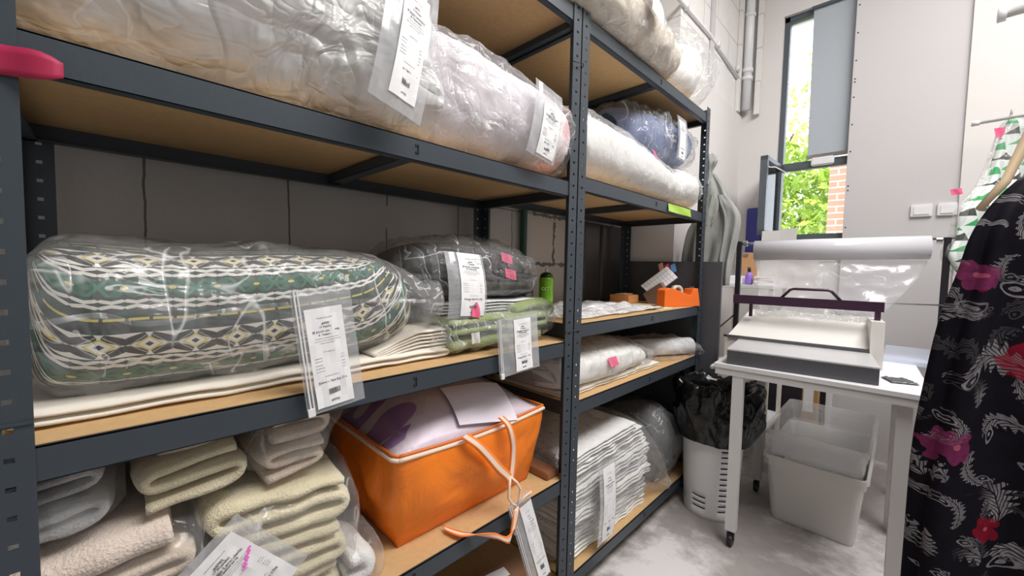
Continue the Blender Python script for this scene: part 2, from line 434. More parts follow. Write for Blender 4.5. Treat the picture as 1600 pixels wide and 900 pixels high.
def mat_floor():
    m, p = newmat('worn_painted_concrete')
    a = tnoise(2.0, 8, dist=.15, rough=.66); b = tnoise(17, 6); c = tnoise(90, 3)
    patch = mn(mx((a - .50) * 9, 0.0), 1.0)
    base_ = mixc(b, (.30, .275, .26), (.42, .39, .375))
    link(mixc(patch * .9, base_, (.74, .71, .70)).k, p.inputs['Base Color']); p.inputs['Roughness'].default_value = .55
    link(bump(c * .3 + patch * .3 + b * .4, .35, .004), p.inputs['Normal']); return m
M['blocks'] = mat_blocks(); M['upper'] = mat_upper(); M['floor'] = mat_floor()
M['plaster'] = mat('white_plasterboard', (.72, .69, .67), .8, var=.04, vs=3, bs=90, bstr=.06)
M['plaster2'] = mat('grey_white_plasterboard', (.57, .55, .555), .8, var=.04, vs=2, bs=90, bstr=.05)
M['frame'] = mat('grey_aluminium_frame', (.12, .14, .16), .4, .4)
M['dim_wall'] = mat('mid_grey_wall_paint', (.17, .165, .16), .85)
M['screed'] = mat('ceiling_paint', (.45, .44, .43), .9)
m, p = newmat('window_glass'); nt = m.node_tree
tr = nt.nodes.new('ShaderNodeBsdfTransparent'); gl = nt.nodes.new('ShaderNodeBsdfGlossy'); gl.inputs['Roughness'].default_value = .02
fn = nt.nodes.new('ShaderNodeFresnel'); fn.inputs[0].default_value = 1.5; mxs = nt.nodes.new('ShaderNodeMixShader')
link(fn.outputs[0], mxs.inputs[0]); link(tr.outputs[0], mxs.inputs[1]); link(gl.outputs[0], mxs.inputs[2]); link(mxs.outputs[0], nt.nodes['Material Output'].inputs[0])
M['glass'] = m

struct(box('floor', (-.8, -2.4, -.1), (3.6, 4.0, 0), M['floor'], bev=0))
struct(box('ceiling', (-.8, -2.4, 3.8), (3.6, 4.0, 3.9), M['screed'], bev=0))
struct(box('wall_left', (-.76, -2.4, 0), (-.56, 2.46, 3.8), M['blocks'], bev=0))
struct(box('wall_left', (-.76, 2.46, 0), (-.2, 3.67, 2.47), M['plaster'], bev=0))
struct(box('wall_left', (-.76, 2.46, 2.47), (-.215, 3.67, 3.8), M['upper'], bev=0))
struct(box('wall_right', (3.5, -2.4, 0), (3.7, 4.0, 3.8), M['dim_wall'], bev=0))
struct(box('wall_back', (-.8, -2.4, 0), (3.6, -2.2, 3.8), M['dim_wall'], bev=0))
struct(box('wall_far', (-.76, 3.67, 0), (.055, 3.87, 3.8), M['plaster'], bev=0))
struct(box('wall_far', (.055, 3.67, 0), (.475, 3.87, 1.47), M['plaster'], bev=0))
struct(box('wall_far', (.055, 3.67, 3.14), (.60, 3.87, 3.8), M['plaster'], bev=0))
struct(box('wall_far', (.60, 3.67, 0), (3.5, 3.87, 3.8), M['plaster'], bev=0))
pn = struct(box('wall_far', (.475, 3.625, .0), (1.0, 3.67, 3.8), M['plaster2'], bev=.001))
mb = MB()
for z in (.95, 1.28, 1.55, 1.80, 1.83, 2.06, 2.24, 2.42, 2.52, 2.54, 2.66, 2.84, 3.02): mb.lathe((.489, 3.6247, z), [(.0001, -.0006), (.005, -.0006), (.005, .002)], 10, 'y')
mb.build('screw_heads', M['black_metal'], pn)
struct(box('wall_far', (1.0, 3.605, 0), (3.5, 3.67, 3.8), M['plaster'], bev=.001))
# pillar strip and downpipe in the far left corner
struct(box('trim_1', (-.215, 3.52, 2.47), (-.19, 3.58, 3.8), M['upper'], bev=.004))
mb = MB().tube([(-.165, 3.62, 2.5), (-.165, 3.62, 3.8)], .034, 20)
for z in (2.72, 2.78, 3.2): mb.tube([(-.165, 3.62, z), (-.165, 3.62, z + .03)], .041, 20)
tag(mb.build('downpipe', M['white_plastic'], None, True), 'pale grey vertical pipe in the corner left of the tall window', 'pipe')
struct(box('trim_2', (-.112, 3.63, 2.45), (-.075, 3.67, 3.8), M['upper'], bev=.004))
# dark vertical conduit and slanting cable on the upper wall
tag(box('conduit', (-.2145, 2.93, 2.475), (-.203, 3.0, 3.8), M['plaster2'], bev=.003), 'grey vertical flat conduit on the whitewashed upper block wall', 'conduit')
mb = MB().tube([(-.205, 2.2, 2.78), (-.205, 2.9, 2.79), (-.205, 3.60, 2.72)], .013, 10)
for y in (2.5, 3.05, 3.5): mb.box((-.2145, y - .01, 2.765), (-.185, y + .01, 2.805), .002)
tag(mb.build('wall_cable', M['white_plastic'], None, True), 'painted cable running along the upper block wall towards the corner', 'cable')

# tall window: fixed upper light, lower light with a leaf opened inwards
wf = MB()
X0, X1, Y0, Y1 = .055, .50, 3.70, 3.76
wf.box((X0, Y0, 1.47), (X0 + .035, Y1, 3.14), .003).box((X1, Y0, 1.47), (X1 + .04, Y1, 3.14), .003)
wf.box((X0, Y0, 3.10), (X1 + .04, Y1, 3.14), .003).box((X0, Y0, 1.47), (X1 + .04, Y1, 1.52), .003).box((X0, Y0, 2.0), (X1 + .04, Y1, 2.055), .003)
win = wf.build('window_1', M['frame']); win['kind'] = 'structure'
box('pane', (X0 + .035, 3.725, 2.055), (X1, 3.731, 3.10), M['glass'], win, 0)
box('pane', (X0 + .035, 3.725, 1.52), (X1, 3.731, 2.0), M['glass'], win, 0)
lf = MB()   # leaf swung into the room
A_, B_ = V((.072, 3.695, 0)), V((.060, 3.285, 0)); d = (B_ - A_).normalized(); q = V((-d.y, d.x, 0))
def bar(mbx, s0, s1, z0, z1, t=.022):
    c = A_ + d * (s0 + s1) / 2; mbx.obox((c.x, c.y, (z0 + z1) / 2), d * (s1 - s0) / 2, q * t, V((0, 0, (z1 - z0) / 2)))
bar(lf, 0, .03, 1.49, 2.04); bar(lf, .38, .41, 1.49, 2.04); bar(lf, 0, .41, 2.01, 2.04); bar(lf, 0, .41, 1.49, 1.53)
leaf = lf.build('window_2', M['frame']); leaf['kind'] = 'structure'
g = MB(); bar(g, .03, .38, 1.53, 2.01, .003); g.build('pane', M['glass'], leaf)
h = MB().tube([(.085, 3.31, 1.96), (.12, 3.33, 1.96), (.14, 3.62, 1.965)], .004, 8); h.build('stay_arm', M['white_plastic'], leaf)
# wall above the window opening sides: reveal boards
struct(box('trim_4', (.54, 3.67, .0), (.60, 3.87, 3.14), M['plaster'], bev=0))
# roller blind hanging over the right half of the upper light
bl = thing('roller_blind', (.36, 3.69, 3.1), 'grey fabric roller blind lowered over the right of the tall window', 'blind')
mb = MB(); vs = [(.232, 3.684, 3.13), (.53, 3.684, 3.13), (.53, 3.684, 2.085), (.243, 3.684, 2.085)]
vs, fs = solid(vs, [(0, 1, 2, 3)], (0, -1, 0), .0015); mesh('blind_fabric', vs, fs, mat('blind_fabric', (.42, .46, .50), .85, bs=300, bstr=.1), bl)
MB().box((.236, 3.672, 2.062), (.53, 3.694, 2.088), .004).build('bottom_bar', M['chrome'], bl)
MB().tube([(.22, 3.672, 3.13), (.54, 3.672, 3.13)], .012, 16).build('roller', M['frame'], bl)
tag(box('control_box', (.27, 3.655, 2.005), (.40, 3.70, 2.062), M['white_plastic'], bev=.006), 'small white box fixed on the window transom under the blind', 'box')

# outside: trees, brick pillar, lawn
def mat_leaf(name, a, b):
    m, p = newmat(name); k = tnoise(3, 3); link(mixc(k, a, b).k, p.inputs['Base Color']); p.inputs['Roughness'].default_value = .6
    return m
M['leaf'] = mat_leaf('bright_leaves', (.16, .34, .03), (.50, .62, .10)); M['leaf2'] = mat_leaf('pale_leaves', (.35, .5, .08), (.8, .8, .25))
M['bark'] = mat('bark', (.14, .10, .07), .9, bs=20)
def tree(x, y, r, zc, h, m, n, label, seed):
    t = thing('tree', (x, y, 0), label, 'tree', None); rnd = random.Random(seed); mb = MB()
    for i in range(n):
        u = V((rnd.gauss(0, 1), rnd.gauss(0, 1), rnd.gauss(0, 1))).normalized() * rnd.uniform(.35, 1) ** .5
        k = 1 + .35 * noise.noise(u * 2.3 + V((seed, 0, 0)))
        c = V((x + u.x * r * k, y + u.y * r * k, zc + u.z * h * k)); a = V((rnd.uniform(-1, 1), rnd.uniform(-1, 1), rnd.uniform(-1, 1))).normalized()
        b = a.cross(V((rnd.uniform(-1, 1), rnd.uniform(-1, 1), 1))).normalized(); s = rnd.uniform(.05, .11)
        mb.add([c - a * s, c + b * s * .5, c + a * s, c - b * s * .5], [(0, 1, 2, 3)])
    mb.build('foliage', m, t)
    b = MB().tube([(x, y, 0), (x + .1, y, zc * .5), (x, y, zc)], [.16, .12, .06], 10)
    for k in range(5):
        a = k * 1.3; b.tube([(x, y, zc * .7), (x + r * .5 * cos(a), y + r * .5 * sin(a), zc + h * .3)], [.05, .02], 6)
    b.build('trunk', M['bark'], t)
tree(-1.15, 8.6, 1.5, 1.9, 1.6, M['leaf'], 6500, 'bushy bright green tree outside the lower window light', 3)
tree(-2.0, 11.5, 1.5, 3.9, 2.0, M['leaf2'], 1500, 'tall pale yellow-green tree seen through the upper window light', 5)
tree(.15, 9.6, .9, 4.9, .5, M['leaf2'], 900, 'yellowish tree crown behind the brick pillar outside', 8)
m, p = newmat('outdoor_brick'); x, y, z = coords()
v = fr(z / .075); u = fr((x + y) / .24 + fl(z / .075) * .5); link(mixc(mx(lt(v, .18), lt(u, .06)), mixc(tnoise(4, 3), (.36, .17, .11), (.50, .28, .20)), (.6, .56, .5)).k, p.inputs['Base Color'])
tag(box('brick_pillar', (.085, 6.2, 0), (.42, 6.5, 2.75), m, bev=.004), 'red brick pillar standing outside at the right of the window view', 'pillar')
g = box('outdoor_ground', (-14, 3.95, -.3), (12, 30, -.1), mat('pale_paving', (.5, .5, .45), .9), bev=0); g['kind'] = 'structure'

# sockets on the far wall
for i, (xa, xb, wh) in enumerate(((.80, .895, 'left'), (.915, .998, 'right'))):
    t = thing('wall_socket', (xa, 3.62, 1.6), 'white double wall socket plate, the %s one of the pair above the film roll' % wh, 'socket')
    box('cover_plate', (xa, 3.607, 1.595), (xb, 3.626, 1.672), M['white_plastic'], t, .004)
    box('rocker', (xa + .012, 3.602, 1.607), (xb - .012, 3.608, 1.66), M['white_plastic'], t, .003)
# two wall pegs at the right
def peg(name, a, b, r, label):
    t = thing(name, a, label, 'rail'); MB().tube([a, b], r, 14).build('rod', M['white_metal'], t, True)
    MB().tube([(a[0] - .012, a[1], a[2]), (a[0] + .012, a[1], a[2])], r * 1.5, 14).build('end_cap', M['white_plastic'], t, True)
peg('clothes_rail', (.985, 2.80, 1.915), (3.5, 2.80, 1.975), .008, 'thin white clothes rail holding the white leaf-print garment at right')
peg('clothes_rail', (1.04, 2.85, 2.385), (3.5, 2.85, 2.44), .022, 'thick pale grey rail at the top right corner of the picture')
# green steel pipe and grey sheet behind the shelves
tag(MB().tube([(-.535, 1.50, 0), (-.535, 1.50, 3.7)], .017, 14).build('green_pipe', mat('green_paint', (.015, .07, .04), .4), None, True), 'dark green vertical pipe on the wall behind the spray can', 'pipe')
tag(MB().box((-.555, 2.03, .0), (-.535, 2.44, 1.5), .002).box((-.535, 2.19, 0), (-.520, 2.225, 1.5), .005).build('metal_sheet', mat('brushed_sheet', (.22, .22, .23), .3, .8)), 'dull grey metal sheet standing behind the far end of the shelves', 'metal sheet')
# ------------------------------------------------------------------ shelving
PL = .045
def post(parent, cx, cy, sx, sy, h=2.11):
    vs, fs = [], []
    th = .0025; cols = [0, .019, .028, PL]; rows = [0.0]; z = .022
    while z + .012 < h: rows += [z, z + .007]; z += .038
    rows.append(h)
    for face in (0, 1):
        pts, qs = [], []
        for r in rows:
            for c in cols: pts.append((cx, cy + sy * c, r) if face == 0 else (cx + sx * c, cy, r))
        for i in range(len(rows) - 1):
            for j in range(3):
                if j == 1 and i % 2 == 1: continue
                k = i * 4 + j; qs.append((k, k + 1, k + 5, k + 4))
        nz = V((-sx, 0, 0)) if face == 0 else V((0, -sy, 0))
        a, b = solid(pts, qs, nz, th); k = len(vs); vs += a; fs += [tuple(i + k for i in f) for f in b]
    mb = MB(); mb.v = [tuple(v) for v in vs]; mb.f = fs
    mb.box((min(cx, cx + sx * PL) - .001, min(cy, cy + sy * PL) - .001, 0), (max(cx, cx + sx * PL) + .001, max(cy, cy + sy * PL) + .001, .012), .002)
    for f0 in (1.02, ):
        mb.box((cx - .001 if sx < 0 else cx - .003, min(cy, cy + sy * PL) , f0), (cx + .003 if sx < 0 else cx + .001, max(cy, cy + sy * PL), f0 + .004), 0)
    return mb.build('post', M['steel'], parent)
D = .487
def shelving(y0, y1, levels, label):
    t = thing('shelving_unit', (0, (y0 + y1) / 2, 0), label, 'shelves', 'dark steel shelving units')
    for cx, cy, sx, sy in ((0, y0, -1, 1), (0, y1, -1, -1), (-D, y0, 1, 1), (-D, y1, 1, -1)): post(t, cx, cy, sx, sy)
    for z in levels:
        box('shelf_board', (-D + .006, y0 + .004, z - .014), (-.007, y1 - .004, z + .001), M['board'], t, .001)
        for xa, xb in ((-.034, -.0035), (-D + .0035, -D + .034)):
            f = xa > -.1
            mb = MB()
            xo = xb if f else xa; s = -1 if f else 1
            mb.box((min(xo, xo + s * .003), y0 + .004, z - .05), (max(xo, xo + s * .003), y1 - .004, z), .001)
            mb.box((min(xo, xo + s * .022), y0 + .004, z - .05), (max(xo, xo + s * .022), y1 - .004, z - .047), .001)
            mb.box((min(xo, xo + s * .006), y0 + .004, z - .004), (max(xo, xo + s * .006), y1 - .004, z), .001)
            b = mb.build('long_beam', M['steel'], t)
            if f:
                ym = (y0 + y1) / 2
                MB().box((xo, ym - .004, z - .034), (xo + .002, ym + .004, z - .03), 0).box((xo, ym - .004, z - .018), (xo + .002, ym + .004, z - .014), 0).box((xo, ym + .002, z - .034), (xo + .002, ym + .004, z - .014), 0).build('fixing_tab', M['black_metal'], b)
        for ya in (y0 + .0035, y1 - .0065): MB().box((-D + .006, ya, z - .05), (-.006, ya + .003, z), .001).box((-D + .006, ya - (.018 if ya > y0 + .1 else 0), z - .05), (-.006, ya + (.003 if ya > y0 + .1 else .021), z - .047), .001).build('side_beam', M['steel'], t)
        ym = (y0 + y1) / 2 - .0
        MB().box((-D + .008, ym - .018, z - .042), (-.008, ym + .018, z - .0145), .003).build('cross_bar', M['steel'], t)
    return t
YM = 1.188
L1 = dict(A=2.079, B=1.521, C=.987, D=.508, E=.13); L2 = dict(A=2.078, B=1.550, C=1.040, D=.764, E=.125)
u1 = shelving(-.045, YM - .0005, L1.values(), 'nearer dark steel shelving unit holding the orange bag and patterned quilt')
u2 = shelving(YM + .0005, 2.39, L2.values(), 'farther dark steel shelving unit holding the spray can and tape dispenser')
# green strip of tape on the beam, wire loop on the post
sticker(u2, (.0008, 2.04, 1.526), (0, 1, 0), (0, 0, 1), .27, .036, 'green_tape', mat('lime_tape', (.42, .68, .06), .3))
wl = MB().tube([(.003 + .012 * cos(a), 1.166 + .026 * sin(a), 1.9 + .004 * sin(a * 2)) for a in [i * 2 * pi / 16 for i in range(17)]], .0016, 6)
tag(wl.build('wire_loop', M['black_metal'], None, True), 'thin dark wire loop tied around the middle shelving posts', 'wire')
sticker_thing = MB(); vs, fs = quadgrid((.012, .002, 1.474), (.2, 1, 0), (0, 0, 1), .075, .036, 8, 4, lambda a, b: .004 * sin(a * 6))
vs = [V(v) + V((0, 0, .006 * sin(i))) if False else V(v) for i, v in enumerate(vs)]
# taper the free end
vs = [V((v.x, v.y, 1.474 + (v.z - 1.474) * (1 - .55 * max(0, (v.y - .01) / .03) ** 2))) for v in vs]
vs, fs = solid(vs, fs, (1, 0, 0), .001)
tag(mesh('pink_tag', vs, fs, M['crimson'], None, True), 'crimson paper tag stuck on the nearest post at the left edge', 'tag')
# ------------------------------------------------------------------ goods on the shelves
def soft(amp, sc=5, seed=0, fine=.25, rid=.0, rsc=6):
    def f(p): return amp * (fbm(p, sc, seed) + fine * fbm(p, sc * 3.3, seed + 1)) + rid * max(0, ridge((p.x * 1.6, p.y, p.z), rsc, seed + 2) - .55)
    return f
def wrapc(amp, seed=0, sc=9):
    """crumpled film: flat facets and sharp ridges"""
    def f(p): return amp * (abs(fbm(p, sc, seed)) * 1.6 + .8 * abs(fbm(p, sc * 2.1, seed + 1)) + .35 * fbm(p, sc * 5, seed + 3))
    return f
def mat_fab(name, a, b, sc=4, bs=14, bstr=.5, bd=.02, rough=.7):
    m, p = newmat(name); k = tnoise(sc, 3); link(mixc(mn(mx((k - .35) * 3.2, 0.0), 1.0), a, b).k, p.inputs['Base Color']); p.inputs['Roughness'].default_value = rough
    link(bump(tnoise(bs, 4, dist=1.0), bstr, bd), p.inputs['Normal']); return m

M['film3'] = film('hazy_polythene', fac=.12, scale=10, white=.4, rough=.1, bstr=.7)
# --- big white quilt in a frosted bag, upper shelf of the nearer unit
q = thing('bagged_quilt', (-.2, .15, L1['B']), 'huge white quilt in frosted plastic filling the upper left shelf', 'bagged quilt')
loft('quilt', [(-.42, -.22, 1.70, .08, .05, 2.4), (-.36, -.22, 1.76, .20, .21, 2.6), (-.1, -.21, 1.775, .222, .24, 2.8), (.2, -.21, 1.772, .226, .24, 2.8), (.42, -.21, 1.745, .222, .21, 2.7), (.54, -.21, 1.67, .20, .14, 2.5), (.58, -.21, 1.62, .12, .06, 2.2)], mat_fab('quilt_white', (.86, .84, .82), (.90, .89, .87)), q, disp=soft(.008, 4, 1), zmin=L1['B'] + .01, nu=80, grow=-.012)
loft('plastic_bag', [(-.44, -.22, 1.70, .06, .05, 2.4), (-.37, -.21, 1.765, .22, .225, 2.6), (-.1, -.205, 1.785, .238, .25, 2.8), (.2, -.205, 1.782, .242, .25, 2.8), (.42, -.205, 1.755, .238, .225, 2.7), (.56, -.205, 1.68, .222, .155, 2.4), (.615, -.19, 1.63, .205, .105, 2.0), (.63, -.18, 1.62, .19, .09, 2.0)], M['frost'], q, disp=wrapc(.012, 3, 6), zmin=L1['B'] + .003, nu=110, nv=96)
receipt(q, (.055, .475, 1.86), (.035, .60, 1.835), (.062, .497, 1.548), lines=True, paper=(.30, .8, .18, .92), bend=.012)

# --- pink quilt beside it
m_pink = mat_fab('quilt_pink', (.82, .72, .73), (.72, .38, .42), 3.2)
N.nt = m_pink.node_tree; pr = m_pink.node_tree.nodes['Principled BSDF']; x, y, z = coords()
kk = mn(mx((y - .0) * 3.5 + (tnoise(5, 3) - .5) * 2.5, 0.0), 1.0); link(mixc(kk, (.76, .72, .76), mixc(gt(tnoise(4.2, 1), .56), (.90, .79, .79), (.86, .50, .54))).k, pr.inputs['Base Color'])
q = thing('bagged_quilt', (-.2, .86, L1['B']), 'pink and lilac quilt in clear plastic right of the huge white quilt', 'bagged quilt')
ps = [(.585, -.21, 1.68, .16, .10, 2.4), (.63, -.21, 1.685, .20, .148, 2.5), (.75, -.21, 1.685, .212, .155, 2.7), (.95, -.21, 1.672, .215, .142, 2.8), (1.09, -.21, 1.662, .21, .128, 2.8), (1.155, -.21, 1.648, .19, .10, 2.4), (1.172, -.21, 1.642, .10, .05, 2.2)]
loft('quilt', ps, m_pink, q, disp=soft(.014, 7, 4, rid=.012, rsc=7), zmin=L1['B'] + .006, nu=80)
loft('plastic_bag', [(s_, a, b, c + .012, d_ + .012, e) for s_, a, b, c, d_, e in ps[:-1]] + [(1.18, -.21, 1.64, .12, .06, 2)], M['film2'], q, disp=wrapc(.014, 5, 9), zmin=L1['B'] + .003, xmax=.03, nu=120, nv=96)
receipt(q, (.036, .925, 1.765), (.036, 1.045, 1.745), (.036, .935, 1.555), lines=True, paper=(.3, .92, .25, .96), bend=.012)

# --- upper shelf of the farther unit
q = thing('bagged_pillow', (-.2, 1.6, L2['B']), 'long white pillow in thin plastic on the farther upper shelf', 'bagged pillow')
ps = [(1.215, -.2, 1.68, .15, .09, 2.3), (1.25, -.2, 1.69, .20, .125, 2.5), (1.45, -.2, 1.685, .21, .13, 2.5), (1.7, -.19, 1.66, .21, .11, 2.4), (1.92, -.18, 1.635, .20, .085, 2.3), (2.03, -.17, 1.61, .18, .05, 2.2), (2.07, -.17, 1.60, .1, .02, 2)]
loft('pillow', ps, M['white_fab'], q, disp=soft(.012, 5, 6, rid=.012, rsc=9), zmin=L2['B'] + .006, nu=70)
loft('plastic_bag', [(s_, a, b, c + .01, d_ + .01, e) for s_, a, b, c, d_, e in ps], M['film'], q, disp=wrapc(.008, 7, 11), zmin=L2['B'] + .003, xmax=.03, nu=100, nv=80)
sticker(q, (-.0, 1.75, 1.735), (0, 1, -.3), (-.4, .2, 1), .04, .03)
q = thing('bagged_pillow', (-.16, 2.17, L2['B']), 'round white pillow bundle at the far end of the upper shelf', 'bagged pillow')
ps = [(2.035, -.15, 1.64, .12, .07, 2), (2.075, -.15, 1.65, .155, .092, 2.1), (2.16, -.15, 1.662, .165, .105, 2.1), (2.27, -.15, 1.66, .155, .10, 2.1), (2.345, -.15, 1.65, .11, .07, 2), (2.37, -.15, 1.645, .05, .03, 2)]
loft('pillow', ps, M['white_fab'], q, disp=soft(.01, 8, 8), zmin=L2['B'] + .006)
loft('plastic_bag', ps, M['film'], q, disp=wrapc(.012, 9, 12), zmin=L2['B'] + .003, grow=.006, nu=70, nv=64)
q = thing('bagged_quilt', (-.24, 2.1, 1.77), 'blue folded bedding in shiny clear plastic above the white pillows', 'bagged quilt')
m_blue = mat_fab('denim_blue', (.07, .10, .24), (.22, .28, .46), 6)
ps = [(1.72, -.25, 1.90, .08, .05, 2.2), (1.76, -.25, 1.895, .14, .10, 2.5), (1.9, -.24, 1.885, .17, .115, 2.8), (2.1, -.23, 1.885, .18, .115, 2.8), (2.27, -.22, 1.885, .17, .105, 2.6), (2.335, -.21, 1.90, .12, .07, 2.2), (2.36, -.2, 1.91, .06, .03, 2)]
loft('bedding', ps, m_blue, q, disp=soft(.014, 7, 10, rid=.016, rsc=6), nu=70)
loft('plastic_bag', ps[:-1] + [(2.36, -.16, 1.93, .09, .045, 2), (2.378, -.13, 1.94, .06, .02, 2)], M['film2'], q, disp=wrapc(.022, 11, 10), grow=.01, nu=110, nv=90)
receipt(q, (-.025, 2.02, 1.985), (-.02, 2.12, 1.98), (-.012, 2.045, 1.775), lines=True, paper=(.12, .75, .1, .97), bend=.008)

# --- on the top shelf
q = thing('bagged_blanket', (-.1, 1.45, L1['A']), 'beige blanket roll in crackled plastic overhanging the top shelf', 'bagged blanket')
ps = [(.80, -.16, 2.19, .10, .06, 2.2), (.86, -.15, 2.20, .17, .115, 2.4), (1.1, -.12, 2.195, .175, .115, 2.4), (1.4, -.10, 2.185, .165, .105, 2.3), (1.7, -.09, 2.175, .15, .095, 2.2), (1.86, -.08, 2.17, .12, .075, 2.1), (1.915, -.08, 2.165, .06, .035, 2)]
loft('blanket', ps, mat_fab('beige_blanket', (.50, .42, .33), (.70, .64, .54), 7), q, disp=soft(.016, 7, 12, rid=.015, rsc=8), zmin=2.086, nu=80)
loft('plastic_bag', ps, M['film2'], q, disp=wrapc(.016, 13, 13), zmin=2.083, grow=.008, nu=140, nv=90)
vs, fs = quadgrid((.075, 1.53, 2.235), (.0, 1, -.25), (-.35, .15, 1), .10, .16, 4, 8, lambda a, b: .015 * (1 - 4 * b * b)); vs, fs = solid(vs, fs, (1, 0, 0), .001)
mesh('paper_slip', vs, fs, M['paper'], q)
q = thing('bagged_blanket', (-.2, 1.55, 2.27), 'dusky pink bundle in plastic lying on top of the beige blanket', 'bagged blanket')
ps = [(1.2, -.2, 2.39, .08, .04, 2), (1.28, -.2, 2.395, .14, .09, 2.3), (1.5, -.18, 2.40, .16, .10, 2.3), (1.70, -.16, 2.40, .15, .09, 2.3), (1.80, -.15, 2.39, .08, .04, 2)]
loft('blanket', ps, mat_fab('dusky_pink', (.46, .30, .27), (.62, .46, .42), 6), q, disp=soft(.012, 7, 14))
loft('plastic_bag', ps, M['film2'], q, disp=wrapc(.016, 15, 12), grow=.008, nu=80, nv=70)
q = thing('bagged_linen', (-.14, 2.15, L2['A']), 'loose clear plastic bag of white linen at the top shelf end', 'bagged linen')
ps = [(1.86, -.2, 2.19, .12, .06, 2), (1.92, -.19, 2.21, .16, .12, 2.3), (2.05, -.17, 2.23, .17, .14, 2.4), (2.2, -.15, 2.24, .16, .145, 2.4), (2.27, -.15, 2.23, .10, .10, 2)]
loft('linen', ps, M['white_fab'], q, disp=soft(.014, 7, 16, rid=.014, rsc=8), zmin=2.086)
loft('plastic_bag', [(1.90, -.2, 2.2, .13, .07, 2), (1.95, -.18, 2.23, .185, .15, 2.3), (2.1, -.15, 2.26, .19, .178, 2.4), (2.28, -.13, 2.27, .17, .175, 2.1), (2.40, -.10, 2.30, .12, .12, 1.6), (2.50, -.06, 2.38, .05, .05, 1.3), (2.53, -.05, 2.40, .006, .05, 1.2)], M['film2'], q, disp=wrapc(.016, 17, 8), zmin=2.083, nu=90, nv=80)

# --- patterned quilt on the middle shelf
def mat_pattern():
    m, p = newmat('leaf_print_cotton'); N.nt = m.node_tree
    t = m.node_tree.nodes.new('ShaderNodeUVMap'); sp = m.node_tree.nodes.new('ShaderNodeSeparateXYZ'); link(t.outputs[0], sp.inputs[0])
    ns = (tnoise(7, 2) - .5) * .012
    u = N(sp.outputs[0]) + ns; v = N(sp.outputs[1]) + (tnoise(4, 2) - .5) * .02
    v = fr((v + .055) / .15)
    def leaves(s, t, k=.22):           # crossed petals in a cell, s and t in -1..1
        a, b = ab(s), ab(t); return mx(lt(ab(a - b * .8), mx(sn(b * 3.1416), 0.0) * k), 0.0) * lt(b, 1.0)
    s = fr(u / .060) * 2 - 1; s2 = fr(u / .060 + .5) * 2 - 1; s3 = fr(u / .030) * 2 - 1
    W, K, G, Yl, T = (.80, .78, .72), (.020, .022, .022), (.010, .045, .030), (.66, .55, .12), (.03, .19, .11)
    c = mixc(lt(tnoise(40, 2), .5), K, G)
    # band 1: white lattice with black petals and yellow diamonds
    b1 = band(v, .0, .27); tt = (v - .135) / .135
    lat = mixc(leaves(s, tt, .46), W, K)
    dia = ab(ab(s2) + ab(tt) * .9 - .55)
    lat = mixc(lt(dia, .075), lat, Yl); lat = mixc(lt(ab(s2) + ab(tt) * .9, .2), lat, K); lat = mixc(band(ab(s2) + ab(tt) * .9, .78, .88) * lt(ab(tt), .8), lat, (.35, .34, .32))
    c = mixc(b1, c, lat)
    # band 2: dark with a dashed yellow line and small green leaves
    tt = (v - .42) / .10; lf_ = leaves(s3, tt, .2) * band(v, .32, .52); c = mixc(lf_, c, G)
    c = mixc(lt(ab(v - .42), .014) * gt(s3, -.7), c, Yl)
    # band 3: white petals fringe
    tt = (v - .585) / .055; c = mixc(band(v, .53, .64) * leaves(s3, tt, .6), c, W)
    # band 4: green leaves around a medallion
    b4 = band(v, .64, .88); tt = (v - .76) / .12; r = sq(s * s * .8 + tt * tt); an = at2(tt, s)
    pet = lt(r, .35 + .6 * ab(cs(an * 3))) * gt(r, .22)
    c = mixc(b4 * pet, c, mixc(tnoise(12, 1), G, T)); c = mixc(b4 * lt(r, .16), c, Yl); c = mixc(b4 * lt(ab(ab(s2) - ab(tt) * .5), .1) * lt(ab(tt), .8), c, T)
    # band 5: white petals fringe
    tt = (v - .93) / .06; c = mixc(band(v, .875, .985) * leaves(s3, tt, .6), c, W)
    link(c.k, p.inputs['Base Color']); p.inputs['Roughness'].default_value = .8
    link(bump(tnoise(12, 4), .3, .012), p.inputs['Normal']); return m
q = thing('bagged_quilt', (-.25, .33, 1.03), 'green, black and white leaf-print quilt in clear plastic on the middle shelf', 'bagged quilt')
ps = [(-.015, -.25, 1.130, .14, .085, 3), (.015, -.25, 1.137, .168, .118, 3.2), (.15, -.25, 1.137, .172, .122, 3.2), (.4, -.25, 1.140, .172, .120, 3.1), (.53, -.25, 1.141, .168, .112, 2.8), (.61, -.25, 1.13, .15, .08, 2.4), (.64, -.25, 1.12, .09, .04, 2.2)]
loft('quilt', ps, mat_pattern(), q, disp=soft(.009, 6, 20), zmin=1.019, nu=90, nv=80)
loft('plastic_bag', [(-.03, -.25, 1.14, .15, .07, 2.4)] + [(s_, a + .005, b, c + .012, d_ + .008, 2.8) for s_, a, b, c, d_, e in ps[1:5]] + [(.61, -.22, 1.135, .165, .095, 2.2), (.665, -.17, 1.13, .11, .07, 1.6), (.70, -.11, 1.135, .035, .055, 1.3), (.71, -.10, 1.137, .006, .03, 1.2)], M['film3'], q, disp=wrapc(.009, 21, 9), zmin=1.0175, nu=140, nv=100)
strip('bag_seal', [(-.062, -.01, 1.138), (-.060, .06, 1.150), (-.064, .12, 1.132), (-.060, .25, 1.150), (-.060, .42, 1.153), (-.062, .56, 1.148), (-.10, .68, 1.139)], (0, 0, 1), .009, M['film2'], q, th=.001)
receipt(q, (.012, .300, 1.183), (.016, .408, 1.196), (.022, .333, .949), big=True, paper=(.17, .80, .16, .965))
